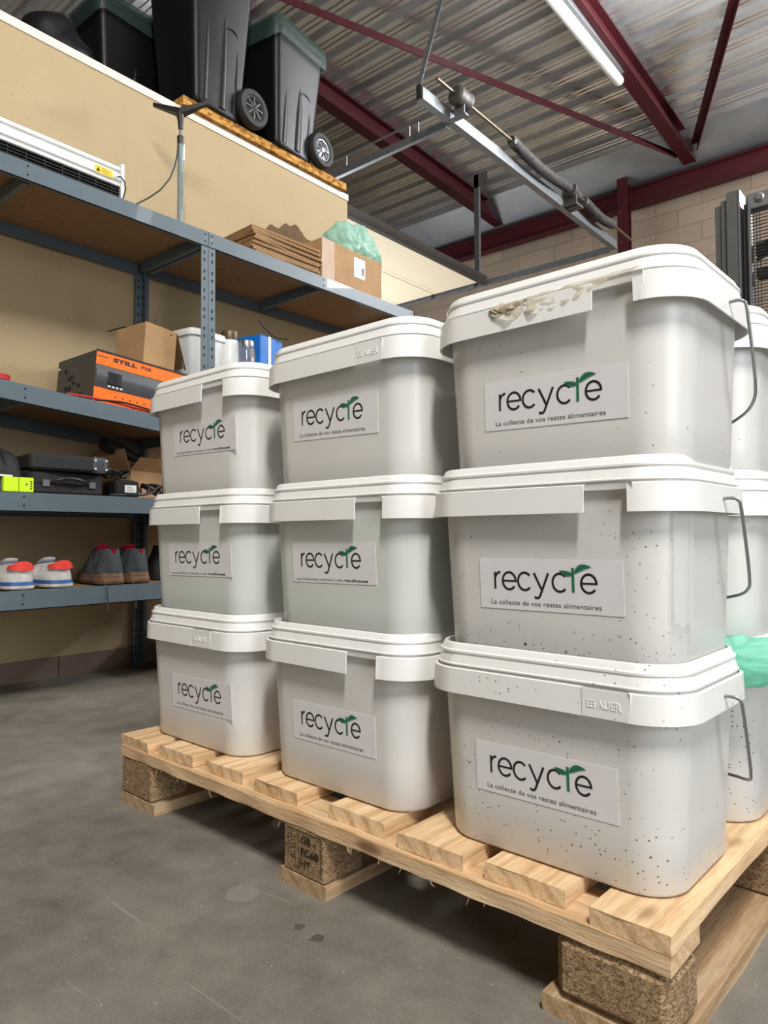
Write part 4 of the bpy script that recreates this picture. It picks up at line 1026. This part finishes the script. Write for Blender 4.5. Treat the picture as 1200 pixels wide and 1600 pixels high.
for i, yy in enumerate((0.150, 0.213, 0.263)):
    mb = MB(); mb.box(-0.04, 0.0, -0.0235, 0.0235, 0, 0.049, M_lime, 0.0015)
    if i == 2:
        mb.lathe([(0.003, 0), (0.003, 0.0005), (0, 0.0006)], M_ink, 8, (0.0, 0.0, 0.026), 'X')
        for k in range(4): mb.box(0.0002, 0.0006, 0.012, 0.018, 0.010 + k * .008, 0.014 + k * .008, M_ink)
    o = mb.build('small_box'); o.location = (-2.19, yy, z3)
    tag(o, ('bright yellow-green small box at the picture edge on the middle shelf', 'bright yellow-green small box, middle one under the helmet', 'bright yellow-green small box nearest the black case, with tiny print')[i], 'box', 'small lime boxes in front of the helmet')
mb = MB(); mb.box(-0.03, 0.01, -0.05, 0.02, 0.0, 0.006, M_white, 0.001); o = mb.build('paper_slip'); o.location = (-2.205, 0.20, z3 + 0.0495); tag(o, 'white slip lying on the yellow-green boxes', 'paper')
root = empty('hard_case', (-2.24, 0.435, z3), R(4), 'black hard case with carrying handle lying on the middle shelf', 'case')
mb = MB(); mb.loft([rrect(-0.11, 0, .20, .27, .025, 0.0, 5), rrect(-0.11, 0, .215, .285, .03, .008, 5), rrect(-0.11, 0, .215, .285, .03, .034, 5), rrect(-0.11, 0, .210, .28, .03, .036, 5), rrect(-0.11, 0, .215, .285, .03, .038, 5), rrect(-0.11, 0, .215, .285, .03, .074, 5), rrect(-0.11, 0, .20, .27, .025, .082, 5)], M_blackm); mb.build('case_shell', root, 30)
mb = MB(); mb.tube([(0.0, -0.065, 0.040), (0.014, -0.058, 0.048), (0.020, -0.03, 0.056), (0.022, 0.0, 0.056), (0.020, 0.03, 0.052), (0.014, 0.058, 0.046), (0.0, 0.065, 0.040)], [0.005, 0.005, 0.007, 0.008, 0.007, 0.005, 0.005], M_black, 10); mb.build('handle', root, 50)
for yy in (-0.088, 0.088):
    mb = MB(); mb.box(-0.002, 0.004, yy - 0.012, yy + 0.012, 0.026, 0.05, M_galvd, 0.001); mb.build('latch', root)
root = empty('equipment_case', (-2.31, 0.44, z3 + 0.0835), R(-5), 'black slim case with metal end resting on the handled case', 'case')
mb = MB(); mb.box(-0.12, 0.10, -0.145, 0.075, 0.0, 0.055, M_blackm, 0.008); mb.build('case_body', root)
mb = MB(); mb.loft([rrect(0.0, 0.105, .17, .05, .018, 0.0, 5), rrect(0, 0.105, .18, .07, .02, .012, 5), rrect(0, 0.105, .18, .07, .02, .046, 5), rrect(0, 0.105, .16, .05, .018, .058, 5)], M_chard)
for (a, b, c_) in ((0.09, 0.085, 0.045), (0.09, 0.085, 0.014), (0.09, 0.125, 0.045), (0.09, 0.125, 0.012), (0.05, 0.10, 0.0585)):
    mb.lathe([(0.004, 0), (0.004, 0.003), (0, 0.004)], M_white, 8, (a, b, c_), 'X')
mb.box(0.086, 0.092, 0.118, 0.122, 0.02, 0.045, M_galv); mb.build('metal_end', root, 30)
root = empty('power_adapter', (-2.235, 0.655, z3), R(-6), 'black power adapter with white label on the middle shelf', 'adapter')
mb = MB(); mb.box(-0.12, 0.0, -0.045, 0.05, 0.0, 0.062, M_black, 0.006)
for k in range(8): mb.box(-0.11 + k * .013, -0.104 + k * .013, -0.03, 0.035, 0.062, 0.066, M_black)
mb.build('housing', root)
mb = MB(); mb.box(0.0002, 0.0008, -0.008, 0.038, 0.018, 0.046, M_white)
for k in range(3): mb.box(0.0008, 0.001, 0.0, 0.03 - .005 * k, 0.024 + k * .007, 0.026 + k * .007, M_tag)
mb.build('label_plate', root)
cable('cable', [(-2.22, 0.58, z3 + .005), (-2.19, 0.63, z3 + .006), (-2.188, 0.69, z3 + .008), (-2.20, 0.74, z3 + .02), (-2.21, 0.78, z3 + .045), (-2.22, 0.82, z3 + .05), (-2.20, 0.80, z3 + .02), (-2.20, 0.76, z3 + .006)], 0.0045, M_black, 'tangled black cable beside the power adapter')
pts = [(-2.24 + 0.03 * math.cos(a * 1.3), 0.765 + 0.035 * math.sin(a), z3 + 0.008 + 0.045 * abs(math.sin(a * .7))) for a in [i * 0.7 for i in range(26)]]
cable('cable', pts, 0.0055, M_black, 'bunched thick black cable next to the open carton')
pts = [(-2.30 + 0.05 * math.cos(a * 1.1), 0.64 + 0.06 * math.sin(a), z3 + 0.075 + 0.03 * abs(math.sin(a * .9))) for a in [i * 0.8 for i in range(18)]]
cable('cable', pts, 0.006, M_black, 'loose black cable piled behind the power adapter')
root = empty('open_carton', (-2.46, 0.80, z3), R(10), 'small open brown carton at the right end of the middle shelf', 'box')
mb = MB()
for (a, b, c_, d_) in ((-0.10, 0.10, -0.08, -0.077), (-0.10, 0.10, 0.077, 0.08), (-0.10, -0.097, -0.077, 0.077), (0.097, 0.10, -0.077, 0.077)): mb.box(a, b, c_, d_, 0.0, 0.115, M_card)
mb.box(-0.1, 0.1, -0.08, 0.08, 0, 0.003, M_card); mb.build('carton_body', root)
for pts_ in ([(0.10, -0.078, 0.115), (0.10, 0.078, 0.115), (0.145, 0.07, 0.165), (0.145, -0.07, 0.165)], [(-0.095, -0.08, 0.115), (0.095, -0.08, 0.115), (0.085, -0.10, 0.20), (-0.085, -0.10, 0.20)]):
    mb = MB(); mb.add(pts_ + [(p[0] - 0.002, p[1] - 0.002, p[2] + 0.0025) for p in pts_], [(0, 1, 2, 3), (7, 6, 5, 4), (0, 4, 5, 1), (1, 5, 6, 2), (2, 6, 7, 3), (3, 7, 4, 0)], M_card); mb.build('flap', root)
mb = MB(); mb.tube([(-2.42, 0.66, z3 + 0.222), (-2.44, 0.72, z3 + 0.21), (-2.47, 0.80, z3 + 0.19), (-2.48, 0.88, z3 + 0.175)], [0.028, 0.030, 0.022, 0.016], M_black, 14)
o = mb.build('torch', None, 50); tag(o, 'black torch-shaped tool lying on top of the open carton', 'tool')

# shoes
def shoe(name, loc, rz, label, group, c, L=0.285, W=0.098, collar=0.075, high=False, scale=1.0):
    root = empty(name, loc, rz, label, 'shoe', group)
    if scale != 1: root.scale = (scale,) * 3
    N = 15
    def wprof(t):   # half width along heel(0) -> toe(1)
        return W / 2 * (0.60 + 0.40 * min(1, t / 0.14) ** .5) * (0.80 + 0.28 * math.sin(math.pi * min(1, max(0, t)) ** 1.2)) * (1 if t < 0.86 else math.sqrt(max(0.03, 1 - ((t - 0.86) / 0.145) ** 2)))
    def outline(e, z, n=44):
        top = []; 
        for i in range(n + 1):
            t = i / n; t2 = 0.5 - 0.5 * math.cos(math.pi * t); ww = wprof(t2) + e
            if t2 < 0.04: ww *= (t2 / 0.04) ** .5 if t2 > 0 else 0.02
            top.append((-e + (L + 2 * e) * t2, ww))
        return [(x, w_, z) for x, w_ in top] + [(x, -w_, z) for x, w_ in reversed(top[1:-1])]
    mb = MB(); mb.loft([outline(0.000, 0.0), outline(0.004, 0.004), outline(0.005, 0.013)], c['sole']); mb.loft([outline(0.0045, 0.013), outline(0.003, 0.022), outline(0.0015, 0.026)], c['stripe']); mb.build('sole', root, 40)
    if high:
        mb = MB(); mb.loft([outline(0.002, 0.026), outline(0.0012, 0.034), outline(-0.002, 0.042), outline(-0.006, 0.042)], c['sole'], False, False); mb.build('rubber_rand', root, 40)
    def H(t):
        if t < 0.42: return collar - (0.0 if t < .12 else (t - .12) * 0.03)
        return 0.032 + (collar - 0.04) * max(0, 1 - (t - 0.42) / 0.42) ** 1.1 + 0.014 * (t > .42)
    rings = []
    for i in range(N + 1):
        t = 0.004 + 0.99 * (i / N); w_ = max(0.006, wprof(t)); h = H(t); x = L * t
        if t < 0.03: w_ *= 0.55
        op = 0.05 < t < 0.46
        wt = w_ * (0.62 if t < .2 else 0.60)
        if op: sec = [(-w_, 0.022), (-w_ * 1.04, h * .45), (-wt * 1.1, h * .85), (-wt, h), (-wt + .006, h - .002), (-wt + 0.009, h * .6), (0, 0.030), (wt - .009, h * .6), (wt - .006, h - .002), (wt, h), (wt * 1.1, h * .85), (w_ * 1.04, h * .45), (w_, 0.022)]
        else: 
            hh = h if t > .05 else h
            if t < .05: sec = [(-w_, 0.022), (-w_ * 1.05, h * .45), (-w_ * 1.02, h * .8), (-w_ * .95, h * .96), (-w_ * .7, h), (-w_ * .3, h), (0, h), (w_ * .3, h), (w_ * .7, h), (w_ * .95, h * .96), (w_ * 1.02, h * .8), (w_ * 1.05, h * .45), (w_, 0.022)]
            else: sec = [(-w_, 0.022), (-w_ * 1.02, h * .45), (-w_ * .92, h * .72), (-w_ * .75, h * .86), (-w_ * .5, h * .95), (-w_ * .25, h * .99), (0, h), (w_ * .25, h * .99), (w_ * .5, h * .95), (w_ * .75, h * .86), (w_ * .92, h * .72), (w_ * 1.02, h * .45), (w_, 0.022)]
        lean = 0.0
        rings.append([(x - (0.004 * (z / collar) if t < .2 else 0), yy, z) for yy, z in sec])
    mb = MB(); mb.loft(rings, c['upper'], True, True, closed=False)
    # lining
    k0 = mb.mi(c['lining']); cnt = 0
    for fi, f in enumerate(mb.f):
        if len(f) == 4:
            i, j = divmod(fi, 12)
            if j in (3, 4, 5, 6, 7, 8) and 0 < i < 7: mb.m[fi] = k0
    mb.build('upper', root, 60, sub=1)
    if c.get('tab'):
        mb = MB(); n = 8; rings = []
        for i in range(n + 1):
            a = math.pi * (0.5 + i / n); x = 0.030 + 0.036 * math.cos(a); yy = (W * .40) * math.sin(a)
            zt = collar + 0.004 - 0.016 * abs(math.sin(a)) ** 2; zb = 0.062 + 0.006 * abs(math.sin(a))
            o_ = 0.0
            rings.append([(x - .004, yy * 1.06, zb), (x - .003, yy * .92, zt), (x + .002, yy * .9, zt), (x, yy * 1.0, zb)])
        mb.loft(rings, c['tab']); mb.build('heel_tab', root, 50)['label'] = 'bright red heel tab'
    mb = MB(); rings = []
    for q, (x, z, ww) in enumerate(((L * .40, collar + 0.012, 0.022), (L * .46, collar - 0.004, 0.022), (L * .55, H(.55) + .003, .020), (L * .64, H(.64) + .002, .017))):
        rings.append([(x, -ww, z - .002), (x, 0, z + .002), (x, ww, z - .002), (x, ww, z - .006), (x, -ww, z - .006)])
    mb.loft(rings, c['tongue']); mb.build('tongue', root, 50)
    mb = MB()
    for q in range(5):
        x = L * (.45 + .05 * q); z = H(x / L) + 0.007; s_ = 1 if q % 2 else -1
        mb.tube([(x, -0.024, z - .008), (x + .004, -0.008, z), (x + .008, .008, z), (x + .012, .024, z - .008)], 0.0022, c['lace'], 6)
    if high:
        mb.tube([(L * .44, 0.02, collar), (L * .40, 0.045, collar - .01), (L * .30, 0.056, 0.045), (L * .20, 0.058, 0.012), (L * .08, 0.058, 0.004), (-0.015, 0.05, 0.004), (-0.040, 0.046, 0.003), (-0.056, 0.044, -0.012), (-0.058, 0.043, -0.05), (-0.056, 0.042, -0.09)], 0.0028, c['lace'], 6)
    mb.build('laces', root, 60)
    return root
sn = dict(sole=M_swht, stripe=M_sblue, upper=M_swht, lining=M_sblue, tab=M_sred, tongue=M_swht, lace=M_swht)
bo = dict(sole=M_smud, stripe=M_smud, upper=M_sgry, lining=M_pink, tongue=M_pink, lace=plain('boot_lace', (0.05, 0.05, 0.055), 0.8))
z4 = 0.404
shoe('sneaker', (-2.215, 0.265, z4), R(176), 'white sneaker with blue sole stripe and red heel, left of its pair', 'white and blue sneakers on the lower shelf', sn, W=.105, collar=.092)
shoe('sneaker', (-2.215, 0.402, z4), R(178), 'white sneaker with blue sole stripe and red heel, beside the dark shoes', 'white and blue sneakers on the lower shelf', sn, W=.105, collar=.092)
shoe('sneaker', (-2.215, 0.135, z4), R(170), 'pale shoe cut off by the left picture edge on the lower shelf', None, dict(sn, tab=None, stripe=M_swht, lining=M_swht), W=.10, collar=.075)
shoe('hiking_shoe', (-2.222, 0.598, z4), R(171), 'muddy dark grey hiking shoe with pink lining, next to the white sneakers', 'dark hiking shoes on the lower shelf', bo, W=.108, collar=.135, high=True)
shoe('hiking_shoe', (-2.232, 0.716, z4), R(171), 'muddy dark grey hiking shoe with pink lining, farther right of its pair', 'dark hiking shoes on the lower shelf', bo, W=.100, collar=.135, high=True)
mb = MB(); mb.loft([rrect(0, 0, .08, .07, .02, 0, 5), rrect(0, 0, .09, .08, .02, .06, 5), rrect(0, 0, .05, .05, .02, .11, 5), rrect(0, 0, .04, .03, .014, .14, 5)], M_blackm)
o = mb.build('black_pouch', None, 40); o.location = (-2.40, 0.895, z4); tag(o, 'black pouch at the right end of the lower shelf, behind the left stack', 'pouch')

# ------------------------------------------------------------------ top shelf, right
z1 = 1.853
for k in range(15):
    mb = MB(); jx, jy = random.uniform(-.012, .006), random.uniform(-.012, .012); jr = random.uniform(-2, 2)
    mb.box(-0.24, 0.0, -0.21, 0.21, 0, 0.0102, M_card)
    for yy in (-0.211, 0.2104): mb.box(-0.235, -0.004, yy, yy + 0.0006, 0.003, 0.0065, M_cardd)
    mb.box(0.0, 0.0006, -0.205, 0.205, 0.0036, 0.0064, M_cardd)
    o = mb.build('flattened_carton'); o.location = (-2.25 + jx, 1.50 + jy, z1 + 0.0106 * k); o.rotation_euler = (0, 0, R(jr))
    tag(o, 'flattened brown carton in the flat stack on the top shelf', 'cardboard', 'flattened cartons stacked on the top shelf')
root = empty('carton', (-2.245, 1.95, z1), 0, 'brown taped carton with white label on the top shelf', 'box')
mb = MB(); mb.box(-0.33, 0.0, -0.23, 0.235, 0.0, 0.235, M_card, 0.003); mb.build('carton_body', root)
mb = MB(); mb.box(0.0, 0.0008, 0.01, 0.095, 0.10, 0.205, M_white)
for k in range(7): mb.box(0.0008, 0.0011, 0.017, 0.017 + 0.03 + .004 * ((k * 5) % 3), 0.115 + k * .011, 0.118 + k * .011, M_tag)
for k in range(10): mb.box(0.0008, 0.0011, 0.066 + .0024 * k, 0.067 + .0024 * k + .0005 * (k % 3), 0.12, 0.16, M_ink)
o = mb.build('shipping_label', root); o['label'] = 'white shipping label with small print'
mb = MB(); n = 24; rings = []
for i in range(n + 1):
    z = 0.01 + 0.225 * i / n
    rings.append([(0.0012 + 0.0016 * abs(noise.noise((z * 60, j, 1.2))), -0.231 + 0.09 * j / 6, z) for j in range(7)])
mb.loft(rings, M_ctape, False, False, closed=False); mb.build('packing_tape', root, 60)
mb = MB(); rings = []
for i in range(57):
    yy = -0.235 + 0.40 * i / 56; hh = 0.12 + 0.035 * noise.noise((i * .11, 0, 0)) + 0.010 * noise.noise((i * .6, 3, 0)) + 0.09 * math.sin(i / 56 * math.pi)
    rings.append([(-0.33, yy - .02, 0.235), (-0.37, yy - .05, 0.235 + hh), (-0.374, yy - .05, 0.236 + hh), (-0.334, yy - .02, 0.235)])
mb.loft(rings, M_cardd); mb.build('torn_flap', root, 30)['label'] = 'torn flap standing up behind the box, its unlit side coloured dark brown'  # dark cardboard colour stands in for shade on the flap's inner side
bm = bmesh.new(); bmesh.ops.create_icosphere(bm, subdivisions=5, radius=1)
for v in bm.verts:
    p_ = v.co.copy(); nn = noise.noise(p_ * 1.6 + Vector((4, 2, 1))) + .45 * noise.noise(p_ * 4.5) + .2 * noise.noise(p_ * 11)
    q = Vector((p_.x * 0.12, p_.y * 0.17, p_.z * 0.135)) * (1 + 0.30 * nn); 
    if p_.y > .55: q.z -= 0.16 * (p_.y - .55)
    q.z = max(q.z, -0.062); v.co = q
mb = MB(); mb.add([v.co[:] for v in bm.verts], [[v.index for v in f.verts] for f in bm.faces], M_film); bm.free()
o = mb.build('plastic_bag', None, 70); o.location = (-2.36, 2.07, z1 + 0.30); tag(o, 'crumpled pale green plastic bag lying on the taped carton', 'bag')
pts = [(-2.28 + 0.03 * math.cos(a), 1.17 + 0.085 * math.sin(a), z1 + 0.006 + 0.012 * (1 + math.sin(a * 1.1))) for a in [i * 0.45 for i in range(26)]]
cable('wire_coil', pts, 0.0016, M_galvd, 'loose thin grey wire coil on the top shelf by the rack post', 'wire')

# ------------------------------------------------------------------ forklift behind the buckets
root = empty('forklift', (-0.63, 2.60, 0), 0, 'forklift mast with black wire guard standing behind the right-hand buckets', 'forklift')
M_mast = plain('mast_grey', (0.11, 0.11, 0.105), 0.45, 0.3, 0.08)
def mastside(sx, ox):
    for (a, b, y0, y1, zt, nm) in ((0.0, 0.028, 0.02, 0.10, 2.065, 'outer_rail'), (0.031, 0.058, 0.0, 0.10, 2.075, 'middle_rail'), (0.061, 0.108, -0.03, 0.10, 2.095, 'inner_rail')):
        mb = MB(); x0, x1 = ox + sx * a, ox + sx * b; mb.box(x0, x1, y0, y1, 0.06, zt, M_mast, 0.003)
        mb.build(nm, root)
    mb = MB(); mb.box(ox + sx * 0.109, ox + sx * 0.118, -0.035, 0.06, 0.06, 2.09, M_galv, 0.002); mb.build('rail_edge', root)
    mb = MB(); mb.box(ox + sx * 0.125, ox + sx * 0.137, 0.0, 0.06, 0.1, 2.03, M_blackm); mb.box(ox + sx * 0.141, ox + sx * 0.146, -0.02, 0.06, 0.1, 2.05, M_galvd)
    mb.tube([(ox + sx * 0.131, -0.02, 0.3), (ox + sx * 0.131, -0.02, 2.0)], 0.005, M_blackm, 8); mb.build('lift_chain', root)
    mb = MB(); mb.box(ox + sx * 0.150, ox + sx * 0.160, -0.04, 0.0, 0.25, 2.03, M_galvd, 0.002); mb.build('guard_frame', root)
mastside(1, 0.0); mastside(-1, 0.80)
mb = MB(); mb.box(0.145, 0.655, -0.03, 0.03, 1.99, 2.06, M_galvd, 0.003); mb.build('cross_head', root)
for xx in (0.195, 0.605):
    mb = MB(); mb.lathe([(0.004, -0.044), (0.012, -0.044), (0.014, -0.04), (0.014, -0.036), (0.020, -0.034), (0.020, -0.03)], M_galv, 16, (xx, 0, 2.03), 'Y', True); mb.build('bolt', root, 30)
mb = MB(); z = 1.0
while z < 1.985:
    mb.box(0.160, 0.640, -0.022, -0.019, z, z + 0.0035, M_blackm); z += 0.0145
for xx in [0.165 + 0.0125 * k for k in range(3)] + [0.240, 0.300, 0.360, 0.42, .48, .54, 0.60, .62, .635]: mb.box(xx, xx + 0.003, -0.018, -0.015, 1.0, 1.99, M_blackm)
mb.build('wire_guard', root)
mb = MB()
for (a, b, zz, zt) in ((0.162, 0.50, 1.80, 1.86), (0.162, 0.64, 1.70, 1.745), (0.25, 0.55, 1.885, 1.91)): mb.box(a, b, 0.03, 0.07, zz, zt, M_blackm, 0.004)
for k in range(3): mb.tube([(0.17, 0.0, 1.83 - .03 * k), (0.25, 0.01, 1.86 - .03 * k), (0.35, 0.01, 1.85 - .02 * k), (0.5, 0.02, 1.88), (0.62, 0.01, 1.84)], 0.007, M_black, 8)
mb.build('hydraulic_hoses', root, 40)
mb = MB(); mb.box(0.13, 0.67, -0.07, -0.035, 0.18, 0.25, M_mast, 0.003); mb.box(0.13, 0.67, -0.07, -0.035, 0.5, 0.57, M_mast, 0.003); mb.build('carriage', root)
mb = MB(); mb.box(0.02, 0.78, 0.14, 0.95, 0.14, 0.95, M_orange, 0.03); mb.box(0.06, 0.74, 0.16, 0.9, 0.95, 1.15, M_char, 0.03); mb.build('chassis', root)
for xx in (0.02, 0.70):
    for yy in (0.25, 0.85):
        mb = MB(); mb.lathe([(0.02, 0), (0.11, 0), (0.13, 0.012), (0.13, 0.068), (0.11, 0.08), (0.02, 0.08)], M_tyre, 26, (xx, yy, 0.131), 'X', True, True); mb.build('wheel', root, 35)
